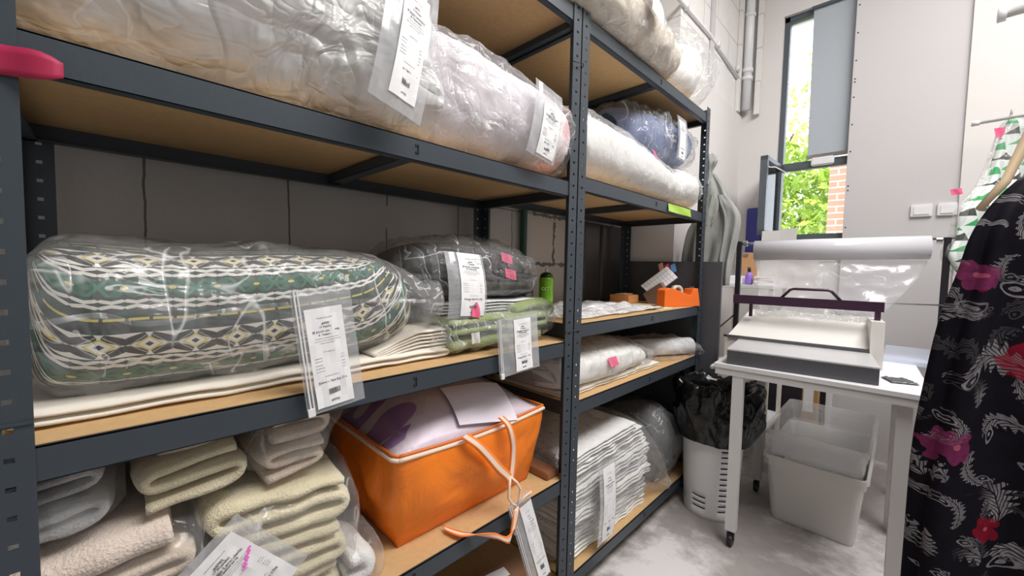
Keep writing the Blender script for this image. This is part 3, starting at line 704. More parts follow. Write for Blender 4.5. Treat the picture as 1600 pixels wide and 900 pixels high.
MB().tube([(.006, .352, 1.186), (-.03, .352, 1.205), (-.058, .350, 1.215)], .0022, 6).tube([(-.06, .34, 1.215), (-.05, .365, 1.212), (-.058, .385, 1.225)], .003, 6).build('knot', M['film2'], q, True)
q = thing('folded_blanket', (-.25, .35, L1['C']), 'flat folded ivory bedspread under the leaf-print quilt', 'blanket')
folded('blanket', -.04, .735, -.44, -.07, .990, 1.016, 2, M['ivory'], q, seed=3, amp=.003)
path, th = zigzag(.50, .765, 1.0, 1.075, 7, seed=9)
path = [(a, .992 + (b - .992) * (.35 + .65 * max(0, min(1, (a - .5) / .15)) * (1 - max(0, (a - .66) / .12) ** 2 * .35))) for a, b in path]
ribbon('folded_corner', path, -.36, -.085, .0098, M['ivory'], q, amp=.003, seed=4)
mb = MB()
for k in range(2): pass

# --- grey quilt and green towels, middle shelf
q = thing('bagged_quilt', (-.25, .92, 1.13), 'charcoal grey quilt in clear plastic on top of the green towels', 'bagged quilt')
ps = [(.62, -.27, 1.20, .08, .03, 2.2), (.66, -.27, 1.215, .15, .06, 2.5), (.80, -.27, 1.225, .165, .082, 2.6), (.95, -.27, 1.225, .165, .082, 2.6), (1.08, -.27, 1.21, .155, .068, 2.5), (1.15, -.27, 1.19, .11, .04, 2.2)]
folded('quilt', .64, 1.15, -.43, -.135, 1.135, 1.215, 3, M['darkgrey'], q, seed=5, amp=.008)
loft('quilt_top', [(.62, -.27, 1.235, .06, .015, 2), (.68, -.27, 1.245, .14, .04, 2.3), (.82, -.27, 1.255, .16, .055, 2.4), (1.0, -.27, 1.25, .155, .048, 2.4), (1.11, -.27, 1.235, .12, .028, 2.2), (1.15, -.27, 1.225, .06, .01, 2)], M['darkgrey'], q, disp=soft(.006, 9, 22), nu=50)
loft('plastic_bag', [(s_, a, b + .002, c + .012, d_ + .016, e) for s_, a, b, c, d_, e in ps[:-1]] + [(1.15, -.26, 1.20, .12, .06, 2), (1.185, -.24, 1.19, .03, .02, 1.6), (1.205, -.23, 1.195, .05, .045, 1.3)], M['film2'], q, disp=wrapc(.012, 23, 11), zmin=1.128, nu=110, nv=90)
receipt(q, (-.098, .715, 1.275), (-.098, .850, 1.268), (-.065, .765, 1.10), lines=True, paper=(.30, .93, .0, .97), bend=.014, zipper=False)
for c, w_, h_ in (((-.105, .965, 1.262), .05, .028), ((-.096, .975, 1.212), .05, .03), ((-.058, .800, 1.112), .032, .042)): sticker(q, c, (0, 1, -.2), (-.1, .1, 1), w_, h_)
q = thing('folded_linen', (-.22, .95, 1.095), 'thin folded white linen between the grey quilt and green towels', 'linen')
folded('linen', .70, 1.12, -.40, -.11, 1.097, 1.130, 4, M['whitet'], q, seed=8, amp=.004)
q = thing('bagged_towels', (-.22, .95, L1['C']), 'sage green towels in clear plastic at the right of the middle shelf', 'bagged towels')
folded('towel', .69, 1.12, -.40, -.06, .992, 1.040, 1, M['greent'], q, seed=11, amp=.006)
folded('towel', .70, 1.13, -.40, -.055, 1.038, 1.092, 2, M['greent'], q, seed=12, amp=.006)
p_, th = zigzag(.95, 1.185, 1.04, 1.11, 2, seed=13); ribbon('towel', [(a, b + .02 * sin((a - .95) * 9)) for a, b in p_], -.36, -.075, th * .95, M['greent'], q, amp=.007, seed=14)
ps = [(.665, -.225, 1.02, .15, .02, 2.2), (.70, -.225, 1.04, .178, .05, 2.8), (.85, -.225, 1.045, .185, .056, 3), (1.0, -.225, 1.052, .185, .062, 3), (1.12, -.225, 1.058, .175, .066, 2.6), (1.19, -.215, 1.055, .13, .055, 2), (1.215, -.16, 1.055, .03, .015, 1.6), (1.25, -.10, 1.075, .025, .02, 1.3)]
loft('plastic_bag', ps, M['film2'], q, disp=wrapc(.01, 25, 12), zmin=.990, nu=110, nv=90)
receipt(q, (.004, .822, 1.088), (.004, .990, 1.096), (.014, .836, .925), lines=True, paper=(.38, .80, .05, .97))
sticker(q, (-.045, .79, 1.035), (0, 1, 0), (0, 0, 1), .03, .03, 'small_label', M['paper'])

# --- farther unit, middle shelf
C2 = L2['C'] + .001
t = thing('spray_can', (-.3, 1.398, C2), 'green aerosol can with white nozzle standing by the green pipe', 'spray can')
m, p = newmat('can_print'); x, y, z = coords(); link(mixc(gt(z, .05) * lt(z, .155), (.10, .26, .02), (.20, .46, .03)).k, p.inputs['Base Color']); p.inputs['Roughness'].default_value = .25; p.inputs['Metallic'].default_value = .3
MB().lathe((-.3, 1.398, C2), [(.0, 0), (.029, 0), (.031, .004), (.031, .145), (.029, .152)], 32).build('body', m, t, True)
MB().lathe((-.3, 1.398, C2), [(.029, .152), (.026, .163), (.016, .172), (.0, .174)], 32).build('shoulder', mat('dark_green_tin', (.03, .08, .02), .25, .5), t, True)
MB().lathe((-.3, 1.398, C2), [(.008, .172), (.008, .184), (.006, .19), (.0, .19)], 16).build('nozzle', M['white_plastic'], t, True)
d_ = V((1.1, -1.33, 0)).normalized(); text('printed_text', 'cctf', .028, V((-.3, 1.398, C2 + .098)) + d_ * .0318, V((-d_.y, d_.x, 0)), (0, 0, 1), mat('lime_ink', (.5, .8, .3), .4), t, .0003)
def sheetbag(name, c, w_, l_, h_, seed, m, label, cat, nu=40, nv=30, rot=0):
    vs, fs = quadgrid(c, (cos(rot), sin(rot), 0), (-sin(rot), cos(rot), 0), w_, l_, nu, nv, lambda a, b: h_ * (.35 + abs(fbm((a * 3, b * 3, seed), 2.2)) + .4 * abs(fbm((a * 8, b * 8, seed), 1))) * (1 - max(abs(a), abs(b)) ** 4 * 12))
    vs = [V((v.x + .02 * fbm(v, 8, seed), v.y + .02 * fbm(v, 8, seed + 1), max(v.z, c[2] + .001))) for v in vs]
    vs, fs = solid(vs, fs, (0, 0, 1), .0006); return tag(mesh(name, vs, fs, m, None, True), label, cat)
sheetbag('plastic_sheet', (-.23, 1.62, C2 + .003), .36, .74, .035, 2, film('milky_polythene', fac=.5, scale=16, white=.4), 'crumpled empty plastic bags lying flat on the work shelf', 'plastic bag')
t = thing('cardboard_box', (-.37, 2.19, C2), 'small flat orange-brown carton behind the crumpled plastic', 'box')
MB().box((-.43, 2.14, C2), (-.31, 2.26, C2 + .045), .002).build('carton', mat('orange_card', (.80, .38, .14), .7), t)
MB().box((-.40, 2.15, C2 + .046), (-.34, 2.25, C2 + .052), .002).build('flap', mat('pale_card', (.8, .55, .35), .7), t)
# hanging price sheets with coloured tabs
t = thing('sample_pad', (-.22, 2.2, C2), 'tilted pad of ruled paper with coloured tabs leaning on grey board', 'pad')
o = V((-.2, 2.24, 1.165)); ux = V((.72, .0, -.58)).normalized(); ux = V((.78, .05, .55)).normalized(); uy = V((-.40, .05, .62)).normalized()
cr = [V((-.300, 2.21, 1.140)), V((-.213, 2.21, 1.085)), V((-.100, 2.21, 1.195)), V((-.175, 2.21, 1.255))]
cr = [V((a.x, 2.24 + (a.z - 1.1) * .5, a.z)) for a in cr]
vs, fs = solid(cr, [(0, 1, 2, 3)], (0, -1, .2), .012); mesh('pages', vs, fs, M['paper'], t)
mb = MB()
for k in range(1, 9):
    a = cr[0].lerp(cr[3], k / 9) + V((0, -.001, 0)); b = cr[1].lerp(cr[2], k / 9) + V((0, -.001, 0)); mb.tube([a, b], .0007, 4)
for k in (1, 2, 3):
    a = cr[0].lerp(cr[1], k / 4) + V((0, -.001, 0)); b = cr[3].lerp(cr[2], k / 4) + V((0, -.001, 0)); mb.tube([a, b], .0007, 4)
mb.build('ruled_lines', mat('grey_ink', (.35, .35, .38), .8), t)
for k, (cc, nm) in enumerate((((.75, .42, .25), 'orange_tab'), ((.65, .05, .12), 'red_tab'), ((.12, .3, .6), 'blue_tab'))):
    b = cr[3] + V((-.035 + .035 * k, .006 + .002 * k, -.01 + .005 * (k == 0))); MB().obox(b, V((.012, 0, .006)), V((0, .002, 0)), V((-.006, .0, .022))).build(nm, mat(nm, cc, .6), t)
MB().obox((-.19, 2.25, 1.085), V((.05, 0, .035)), V((0, .02, 0)), V((-.03, 0, .045))).build('backing_block', mat('brown_pad', (.20, .13, .10), .7), t)
# tape dispenser
t = thing('tape_dispenser', (-.05, 2.26, C2), 'orange desktop tape dispenser on the farther work shelf', 'tape dispenser')
A0, A1 = V((-.115, 2.12, C2)), V((-.018, 2.352, C2)); dv = (A1 - A0).normalized(); nv_ = V((-dv.y, dv.x, 0)) ; Ln = (A1 - A0).length
prof = [(0, 0), (0, .088), (.02, .098), (.055, .098), (.17, .060), (.178, .062), (.188, .095), (.225, .098), (.238, .03), (.243, 0)]
prof = [(a * Ln / .243, b) for a, b in prof]
n_ = len(prof); vs = [A0 + dv * a + V((0, 0, b)) + nv_ * s for s in (-.03, .03) for a, b in prof]
fs = [tuple(range(n_)), tuple(range(n_, 2 * n_))[::-1]] + [(i, (i + 1) % n_, n_ + (i + 1) % n_, n_ + i) for i in range(n_)]
b_ = mesh('body', vs, fs, mat('orange_plastic', (.86, .17, .02), .35), t)
bv = b_.modifiers.new('b', 'BEVEL'); bv.width = .004; bv.segments = 2
c = A0 + dv * .105 * Ln / .243 + V((0, 0, .078)); rr = MB()
k0 = [c + (dv * cos(i * 2 * pi / 28) + V((0, 0, 1)) * sin(i * 2 * pi / 28)) for i in range(28)]
vs, fs = [], []
for s, r in ((-.012, .036), (.012, .036), (.012, .022), (-.012, .022)):
    for i in range(28): vs.append(c + nv_ * s + (dv * cos(i * 2 * pi / 28) + V((0, 0, 1)) * sin(i * 2 * pi / 28)) * r)
for a in range(4):
    for i in range(28): fs.append((a * 28 + i, a * 28 + (i + 1) % 28, ((a + 1) % 4) * 28 + (i + 1) % 28, ((a + 1) % 4) * 28 + i))
mesh('tape_roll', vs, fs, mat('packing_tape', (.6, .55, .48), .3), t, True)
MB().obox(A1 + V((0, 0, .1)) - dv * .035, dv * .002, nv_ * .014, V((0, 0, .006))).build('cutter', M['chrome'], t)
tag(MB().tube([(-.07, 1.87, C2 + .004), (-.045, 1.99, C2 + .004), (-.043, 2.0, C2 + .004)], [.0035, .0035, .001], 8).build('pen', M['black_metal'], None, True), 'black pen lying near the edge of the work shelf', 'pen')
tag(MB().box((-.075, 1.93, C2), (-.03, 2.09, C2 + .004), .001).build('paper_strip', mat('cream_card', (.75, .68, .45), .7)), 'cream paper strip under the front of the tape dispenser', 'paper')
# end board
tag(box('laminate_board', (-.47, 2.415, .0), (.088, 2.435, 1.285), M['grey_panel'], bev=.001), 'tall graphite laminate board standing at the far end of the shelves', 'board')

# --- farther unit, lower shelves
D2 = L2['D'] + .001
q = thing('bagged_quilt', (-.2, 1.55, D2), 'flat white quilt in plastic with pink sticker under the work shelf', 'bagged quilt')
ps = [(1.20, -.24, .83, .16, .04, 2.6), (1.24, -.24, .845, .195, .07, 3), (1.45, -.235, .845, .20, .078, 3), (1.7, -.235, .84, .195, .072, 2.8), (1.86, -.235, .825, .18, .052, 2.5), (1.92, -.235, .81, .12, .03, 2.2)]
loft('quilt', ps, M['white_fab'], q, disp=soft(.01, 6, 30, rid=.014, rsc=9), zmin=D2 + .022, nu=70)
loft('plastic_bag', ps[:-1] + [(1.93, -.22, .825, .15, .045, 1.8), (1.96, -.2, .81, .1, .02, 1.6)], M['film'], q, disp=wrapc(.012, 31, 11), zmin=D2 + .018, grow=.008, nu=130, nv=90)
sticker(q, (-.022, 1.50, .862), (0, 1, 0), (-.35, 0, 1), .065, .036)
q = thing('folded_sheet', (-.22, 1.7, D2), 'thin folded beige sheet under the flat white quilt', 'sheet')
folded('sheet', 1.2, 2.0, -.42, -.045, D2 + .001, D2 + .018, 2, M['ivory'], q, seed=21, amp=.002)
q = thing('film_roll', (-.1, 2.18, D2), 'roll of white plastic film in a crumpled bag at shelf end', 'film roll')
def pipe_mesh(a, b, r0, r1, n=28):
    a, b = V(a), V(b); t_ = (b - a).normalized(); u_ = t_.cross(V((0, 0, 1))).normalized(); w_ = u_.cross(t_); vs = []
    for p_, r in ((a, r1), (b, r1), (b, r0), (a, r0)):
        for i in range(n): vs.append(p_ + (u_ * cos(2 * pi * i / n) + w_ * sin(2 * pi * i / n)) * r)
    return vs, [(k * n + i, k * n + (i + 1) % n, ((k + 1) % 4) * n + (i + 1) % n, ((k + 1) % 4) * n + i) for k in range(4) for i in range(n)]
vs, fs = pipe_mesh((-.24, 1.97, D2 + .052), (-.04, 2.35, D2 + .052), .03, .045); mesh('film_wind', vs, fs, M['white_plastic'], q, True)
vs, fs = pipe_mesh((-.242, 1.966, D2 + .052), (-.038, 2.354, D2 + .052), .022, .029); mesh('cardboard_core', vs, fs, mat('core', (.25, .22, .2), .8), q, True)
loft('plastic_bag', [(1.955, -.24, .80, .06, .02, 2), (1.99, -.2, .82, .12, .05, 2.2), (2.15, -.14, .82, .13, .052, 2.2), (2.30, -.10, .812, .115, .045, 2), (2.38, -.06, .79, .09, .02, 1.6)], M['film'], q, disp=wrapc(.016, 33, 12), zmin=D2 + .002, nu=70, nv=60)
# bottom shelf: pile of folded white sheets
E2 = L2['E'] + .001
q = thing('bagged_sheets', (-.2, 1.5, E2), 'tall pile of folded white sheets in plastic on the bottom shelf', 'bagged sheets')
z = E2 + .008; rnd = random.Random(5); nn = 9
for k in range(nn):
    h_ = (.047 if k < 8 else .04); sh = .006 * k if k < 6 else .036 - .05 * (k - 6)
    folded('folded_sheet', 1.215 + rnd.uniform(0, .015), 1.87 + sh * .5 - .04 * (k > 5) * (k - 5) + rnd.uniform(-.02, .015), -.43, -.018 - rnd.uniform(0, .025), z, z + h_, 3, M['whitet' if k % 3 else 'white_fab'], q, seed=40 + k, amp=.007, dz=.004 * (k - 4)); z += h_
loft('plastic_bag', [(1.20, -.24, .33, .2, .18, 3), (1.23, -.24, .345, .215, .215, 3.4), (1.5, -.235, .345, .215, .222, 3.4), (1.72, -.225, .335, .222, .21, 3), (1.88, -.22, .32, .218, .18, 2.6), (1.95, -.17, .25, .19, .12, 1.9), (2.0, -.10, .19, .12, .07, 1.6), (2.04, -.06, .17, .06, .03, 1.4)], M['film'], q, disp=wrapc(.014, 35, 9), zmin=E2 + .002, xmax=.02, nu=110, nv=90)
receipt(q, (.012, 1.36, .475), (.012, 1.48, .475), (.016, 1.385, .17), lines=True, paper=(.2, .9, .02, .97), bend=.01)
q = thing('shelf_sack', (-.22, 2.12, .0), 'grey sack of laundry slumped behind the pile of folded sheets', 'sack')
ps = [(1.98, -.24, .28, .10, .08, 2.2), (2.02, -.23, .29, .17, .16, 2.5), (2.1, -.215, .31, .185, .185, 2.6), (2.25, -.22, .29, .17, .165, 2.5), (2.33, -.23, .24, .12, .10, 2)]
loft('sack_body', ps, mat_fab('grey_sack', (.08, .08, .085), (.16, .16, .165), 6), q, disp=soft(.014, 7, 36, rid=.02, rsc=6), zmin=E2 + .002)
loft('plastic_bag', ps, M['film'], q, disp=wrapc(.02, 37, 9), grow=.012, zmin=E2 + .001, nu=60, nv=60)

# --- nearer unit, lower shelf
D1 = L1['D'] + .001
def towelbag(loc, label, towels, bag, seed, cat='bagged towels'):
    q = thing('bagged_towels', loc, label, cat)
    for k, (y0, y1, x0, x1, z0, z1, n, mm, dz) in enumerate(towels): folded('towel', y0, y1, x0, x1, z0, z1, n, M[mm], q, dz=dz, seed=seed + k, amp=.008)
    if bag: loft('plastic_bag', bag, M['film'], q, disp=wrapc(.010, seed + 60, 10), zmin=loc[2] + .001, nu=80, nv=72)
    return q
q = towelbag((-.2, .31, D1), 'thick cream towels in plastic beside the orange bag',
         [(.180, .440, -.42, -.04, .700, .800, 3, 'cream', -.016), (.185, .43, -.42, -.035, .606, .700, 3, 'cream', -.012), (.20, .42, -.42, -.04, D1 + .004, .606, 3, 'cream', -.004)],
         [(.165, -.235, .655, .17, .10, 3), (.19, -.235, .655, .198, .145, 3.6), (.32, -.235, .65, .207, .148, 3.6), (.43, -.235, .645, .2, .14, 3), (.465, -.22, .66, .15, .11, 2), (.49, -.18, .64, .06, .05, 1.5)], 50)
receipt(q, (.022, .128, .738), (.020, .215, .812), (.024, .230, .600), lines=True, pink=True, paper=(.02, .80, .08, .99))
towelbag((-.15, .46, D1), 'white towel in plastic at the foot of the cream towels', [(.40, .50, -.20, -.028, D1 + .004, .600, 2, 'whitet', 0)], [(.43, -.13, .55, .08, .03, 2.4), (.46, -.12, .56, .10, .05, 3), (.50, -.12, .555, .10, .05, 2.4), (.52, -.11, .55, .05, .02, 1.8)], 55)
towelbag((-.2, .07, D1), 'pink-beige towels in plastic at the lower left corner',
         [(-.10, .176, -.42, -.035, .745, .803, 1, 'pinkbeige', .012), (-.10, .173, -.42, -.04, .690, .746, 2, 'sandt', .010), (-.10, .172, -.42, -.035, .62, .690, 2, 'pinkbeige', 0), (-.10, .172, -.42, -.04, D1 + .004, .619, 2, 'sandt', 0)],
         [(-.12, -.235, .66, .17, .10, 3), (-.09, -.235, .66, .20, .145, 3.6), (.05, -.235, .66, .206, .150, 3.6), (.165, -.235, .66, .2, .15, 3.4), (.180, -.23, .655, .17, .12, 2.4)], 60)
towelbag((-.22, .17, .82), 'rolled khaki towel wedged under the middle shelf', [(.085, .252, -.40, -.05, .818, .896, 3, 'khaki', .012)], None, 64)
towelbag((-.24, .17, .90), 'thin sand-coloured towel on top of the rolled khaki towel', [(.11, .245, -.40, -.07, .900, .932, 1, 'sandt', .004)], None, 66)
towelbag((-.24, .33, .81), 'folded sand-pink towels in plastic on top of the cream towels',
         [(.258, .395, -.40, -.055, .800, .866, 3, 'sandt', .010), (.265, .405, -.40, -.06, .868, .932, 2, 'sandt', .006)],
         [(.25, -.23, .86, .14, .03, 2.4), (.28, -.23, .868, .165, .062, 3), (.38, -.23, .868, .172, .064, 3), (.42, -.22, .88, .12, .035, 2), (.455, -.18, .90, .05, .02, 1.4)], 68)
towelbag((-.22, .0, .81), 'soft grey folded towels at the far left under the middle shelf', [(-.12, .078, -.40, -.05, .812, .866, 2, 'greyt', .014), (-.12, .07, -.40, -.055, .866, .912, 2, 'greyt', .016)],
         [(-.12, -.22, .86, .14, .03, 2.4), (-.08, -.22, .868, .17, .055, 3), (.04, -.22, .872, .172, .058, 3), (.085, -.22, .87, .13, .04, 2.2)], 72)

# orange storage bag
t = thing('storage_bag', (-.23, .81, D1), 'bright orange storage bag with clear lid and purple-print bedding', 'storage bag')
m_or, p = newmat('orange_nonwoven'); p.inputs['Base Color'].default_value = (.90, .22, .012, 1); p.inputs['Roughness'].default_value = .45
link(bump(tnoise(7, 4, dist=.8), .5, .03), p.inputs['Normal'])
bx0, bx1, by0, by1, zb, zt = -.44, -.045, .555, 1.088, D1 + .002, .770
vs, uvn = [], 0; rings = []; nz_, nn_ = 16, 26
def rim(f):
    """rounded rectangle outline, f in 0..1 going round"""
    P = [(bx1, by0), (bx1, by1), (bx0, by1), (bx0, by0)]; k = int(f * 4) % 4; u = f * 4 - int(f * 4); a, b = P[k], P[(k + 1) % 4]
    return V((a[0] + (b[0] - a[0]) * u, a[1] + (b[1] - a[1]) * u)), min(u, 1 - u), k
R_ = 4 * nn_
for i in range(nz_ + 1):
    h_ = i / nz_
    for j in range(R_):
        p2, e, k = rim(j / R_); nrm = [V((1, 0)), V((0, 1)), V((-1, 0)), V((0, -1))][k]
        bul = .020 * sin(pi * min(h_, 1)) * min(1, e * 5) * (1 + .9 * fbm((p2.x, p2.y, h_ * .26), 9, 3)) + .010 * (ridge((p2.x, p2.y, h_ * .3), 7, 5)) * sin(pi * h_)
        lean = V((.0, -.02 + .0 * k)) * h_ * (1 if k != 1 else 0)
        q2 = p2 + nrm * bul + (V((0, -.01)) * h_ if k == 3 else V((0, 0)))
        sag = -.012 * sin(pi * ((j % nn_) / nn_)) * h_ if k in (0, 2) else 0
        tp_ = .045 * (1 - h_) ** 1.3; q2.x += (-1 if q2.x > (bx0 + bx1) / 2 else 1) * tp_ * min(1, abs(q2.x - (bx0 + bx1) / 2) / .1); q2.y += (-1 if q2.y > (by0 + by1) / 2 else 1) * tp_ * .5 * min(1, abs(q2.y - (by0 + by1) / 2) / .1)
        vs.append((q2.x, q2.y, zb + (zt - zb) * h_ + sag))
fs = [(i * R_ + j, i * R_ + (j + 1) % R_, (i + 1) * R_ + (j + 1) % R_, (i + 1) * R_ + j) for i in range(nz_) for j in range(R_)] + [tuple(range(R_))[::-1]]
mesh('bag_body', vs, fs, m_or, t, True)
top = [V(v) for v in vs[-R_:]]
m_pipe = mat('cream_piping', (.86, .66, .52), .6); m_ored = mat('orange_edging', (.72, .18, .03), .5)
mb = MB(); mb.tube([p_ + V((0, 0, .004)) for p_ in top] + [top[0] + V((0, 0, .004))], .0042, 8); mb.build('rim_edging', m_ored, t, True)
cen = V(((bx0 + bx1) / 2, (by0 + by1) / 2, 0)); mb = MB(); mb.tube([p_ + V(((p_.x - cen.x) * .008, (p_.y - cen.y) * .008, -.006)) for p_ in top + [top[0]]], .006, 8); mb.build('rim_piping', m_pipe, t, True)
m, p = newmat('purple_brush_print'); x, y, z = coords()
d1 = tnoise(4, 2); w1 = N(x.k) * 6 + d1 * 2.4; w2 = y * 5.2 + tnoise(3, 2) * 2
cell = voro(5.6, 'F1', vec(x * 1.0 + (d1 - .5) * .12, y * .8 + (d1 - .5) * .1, 0.0)); ringm = band(cell, .34, .46) * gt(sn(w1 * 2 + w2 * 1.5), -.45)
blot = mn(ringm + lt(cell, .14) * gt(tnoise(9, 3), .5), 1.0)
link(mixc(blot * .9, mixc(tnoise(3, 2), (.70, .54, .68), (.86, .76, .84)), (.26, .03, .40)).k, p.inputs['Base Color']); p.inputs['Roughness'].default_value = .7
link(bump(tnoise(8, 4), .3, .02), p.inputs['Normal'])
def dome(hh, inset, seed):
    vs = []; n1, n2 = 20, 26
    for i in range(n1 + 1):
        for j in range(n2 + 1):
            u, v = i / n1, j / n2; X = bx0 + inset + (bx1 - bx0 - 2 * inset) * u; Yv = by0 + inset - .008 + (by1 - by0 - 2 * inset) * v
            f = (1 - abs(2 * u - 1) ** 3.5) * (1 - abs(2 * v - 1) ** 3.5)
            skew = 1.15 - .45 * u
            vs.append((X, Yv, zt - .002 - .012 * sin(pi * v) * (abs(2 * u - 1) ** 4) + hh * f * skew + .008 * fbm((X, Yv, 0), 8, seed) * f))
    return vs, [(i * (n2 + 1) + j, i * (n2 + 1) + j + 1, (i + 1) * (n2 + 1) + j + 1, (i + 1) * (n2 + 1) + j) for i in range(n1) for j in range(n2)]
vs, fs = dome(.100, .006, 3); vs, fs = solid(vs, fs, (0, 0, 1), .01); mesh('bedding', vs, fs, m, t, True)
vs, fs = dome(.112, .002, 5); vs, fs = solid(vs, fs, (0, 0, 1), .0008); mesh('clear_lid', vs, fs, film('vinyl_lid', fac=.02, scale=4, white=.05, bstr=.1, rough=.3), t, True)
ddz = lambda X, Yv: zt - .002 + .114 * (1 - abs(2 * (X - bx0) / (bx1 - bx0) - 1) ** 3.5) * (1 - abs(2 * (Yv - by0) / (by1 - by0) - 1) ** 3.5) * (1.15 - .45 * (X - bx0) / (bx1 - bx0))
vs, fs = quadgrid((-.105, .860, 0), (.12, 1, 0), (-1, .12, 0), .21, .115, 8, 8, lambda a, b: 0); vs = [V((v.x, v.y, ddz(v.x, v.y) + .006)) for v in vs]; vs, fs = solid(vs, fs, (0, 0, 1), .001)
mesh('paper_insert', vs, fs, mat('lilac_paper', (.80, .74, .82), .7), t)
# handles
m, p = newmat('strap_webbing'); tt = m.node_tree.nodes.new('ShaderNodeUVMap'); sp = m.node_tree.nodes.new('ShaderNodeSeparateXYZ'); link(tt.outputs[0], sp.inputs[0])
link(mixc(gt(ab(N(sp.outputs[1]) - .5), .24), (.86, .68, .56), (.84, .22, .03)).k, p.inputs['Base Color']); p.inputs['Roughness'].default_value = .6; M['strap'] = m
strip('handle', [(-.030, .742, .775), (-.012, .775, .745), (-.005, .81, .705), (.002, .845, .66), (.006, .880, .622), (.008, .884, .605)], [(0, .95, .3), (0, .95, .3), (0, .9, .45), (0, .8, .6), (0, .6, .2), (0, 1, 0)], .026, M['strap'], t, .003)
strip('handle', [(-.030, .878, .792), (-.012, .895, .765), (-.004, .907, .715), (0, .905, .675), (.006, .893, .63), (.008, .884, .605)], [(0, 1, 0), (0, 1, 0), (.5, .8, 0), (.6, .7, 0), (.5, .8, 0), (0, 1, 0)], .022, M['strap'], t, .003)
MB().tube([(.008, .884, .622), (.016, .874, .60), (.018, .868, .57), (.018, .885, .545), (.018, .905, .53)], .004, 8).tube([(.008, .886, .622), (.02, .90, .605), (.022, .915, .58), (.02, .912, .55), (.018, .905, .53)], .004, 8).build('tie_loop', m_pipe, t, True)
strip('handle', [(-.06, .70, .520), (-.01, .715, .522), (.02, .755, .515), (.03, .81, .49), (.03, .86, .455), (.025, .885, .475), (.02, .90, .525)], [(.9, -.3, 0), (.8, -.5, .1), (.4, -.6, .6), (0, -.4, .9), (0, -.2, 1), (0, 1, .3), (0, 1, 0)], .026, M['strap'], t, .003)
receipt(t, (.016, .868, .540), (.024, .948, .565), (.034, .905, .235), lines=True, paper=(.42, .98, .10, .98))
MB().tube([(.019, .905, .53), (.02, .90, .50), (.022, .895, .45)], .005, 8).tube([(.019, .905, .53), (.024, .93, .55), (.03, .955, .56)], .003, 6).build('knot', m_pipe, t, True)

# bottom shelf of the nearer unit: planks and an added black sack standing in for shade
t = thing('wooden_plank', (-.2, .8, L1['E']), 'short brown wooden plank lying on the bottom shelf right of the added black sack', 'plank')
MB().obox((-.16, .93, L1['E'] + .022), V((.03, .19, 0)), V((.04, -.01, 0)), V((0, 0, .02))).build('plank', mat('brown_wood', (.25, .13, .07), .6, bs=40), t)
MB().obox((-.16, .93, L1['E'] + .0425), V((.02, .1, 0)), V((.02, -.004, 0)), V((0, 0, .0008))).build('paper_label', M['paper'], t)
q = thing('shelf_sack', (-.32, .6, L1['E']), 'added black sack darkening the bottom shelf below the orange bag', 'sack')
loft('sack_body', [(.0, -.24, .20, .08, .06, 2), (.05, -.22, .24, .19, .12, 2.6), (.40, -.22, .25, .20, .13, 2.6), (.66, -.22, .23, .19, .11, 2.5), (.72, -.22, .2, .10, .06, 2)], mat_fab('shade_fill_black', (.012, .012, .013), (.03, .03, .03)), q, disp=soft(.014, 6, 44), zmin=L1['E'] + .002)
t = thing('wooden_offcut', (-.02, 1.06, L1['D']), 'flat brown wooden offcut beside the orange bag on its shelf', 'wood')
MB().box((-.30, 1.105, L1['D'] + .002), (-.03, 1.165, L1['D'] + .026), .003).build('board', mat('brown_wood_2', (.30, .13, .06), .55, bs=50), t)
# ------------------------------------------------------------------ packing table and sealer
O_ = V((.205, 1.985, 0)); tu = V((cos(radians(3.5)), sin(radians(3.5)), 0)); tv = V((-tu.y, tu.x, 0)); K = V((0, 0, 1))
def tp(u, v, z): return O_ + tu * u + tv * v + K * z
def tbox(mb, u0, u1, v0, v1, z0, z1): return mb.obox(tp((u0 + u1) / 2, (v0 + v1) / 2, (z0 + z1) / 2), tu * (u1 - u0) / 2, tv * (v1 - v0) / 2, K * (z1 - z0) / 2)
t = thing('packing_table', tuple(tp(.34, .33, 0)), 'white packing table on castors carrying the bag sealer', 'table')
tbox(MB(), 0, .69, 0, .66, .805, .822).build('table_top', M['white_plastic'], t)
mb = MB(); tbox(mb, .005, .685, .004, .03, .775, .805); tbox(mb, .005, .685, .63, .655, .775, .805); tbox(mb, .005, .03, .03, .63, .775, .805); tbox(mb, .66, .685, .03, .63, .775, .805); mb.build('apron', M['white_metal'], t)
for u, v in ((.075, .006), (.60, .03), (.075, .60), (.635, .60)):
    mb = MB(); tbox(mb, u, u + .042, v, v + .042, .075, .776); lg = mb.build('leg', M['white_metal'], t)
    c = tp(u + .021, v + .021, 0); cb = MB().lathe((c.x, c.y, .028), [(.0, -.010), (.026, -.010), (.028, 0), (.026, .010), (0, .010)], 20, 'x')
    cb.tube([(c.x, c.y, .03), (c.x, c.y, .078)], .008, 8).box((c.x - .014, c.y - .012, .03), (c.x + .014, c.y + .012, .062), .003); cb.build('castor', M['black_metal'], lg)
mb = MB().tube([tp(-.004, .02, .80), tp(-.02, .05, .79), tp(-.02, .12, .79)], .01, 10); mb.build('side_bracket', M['white_plastic'], t, True)

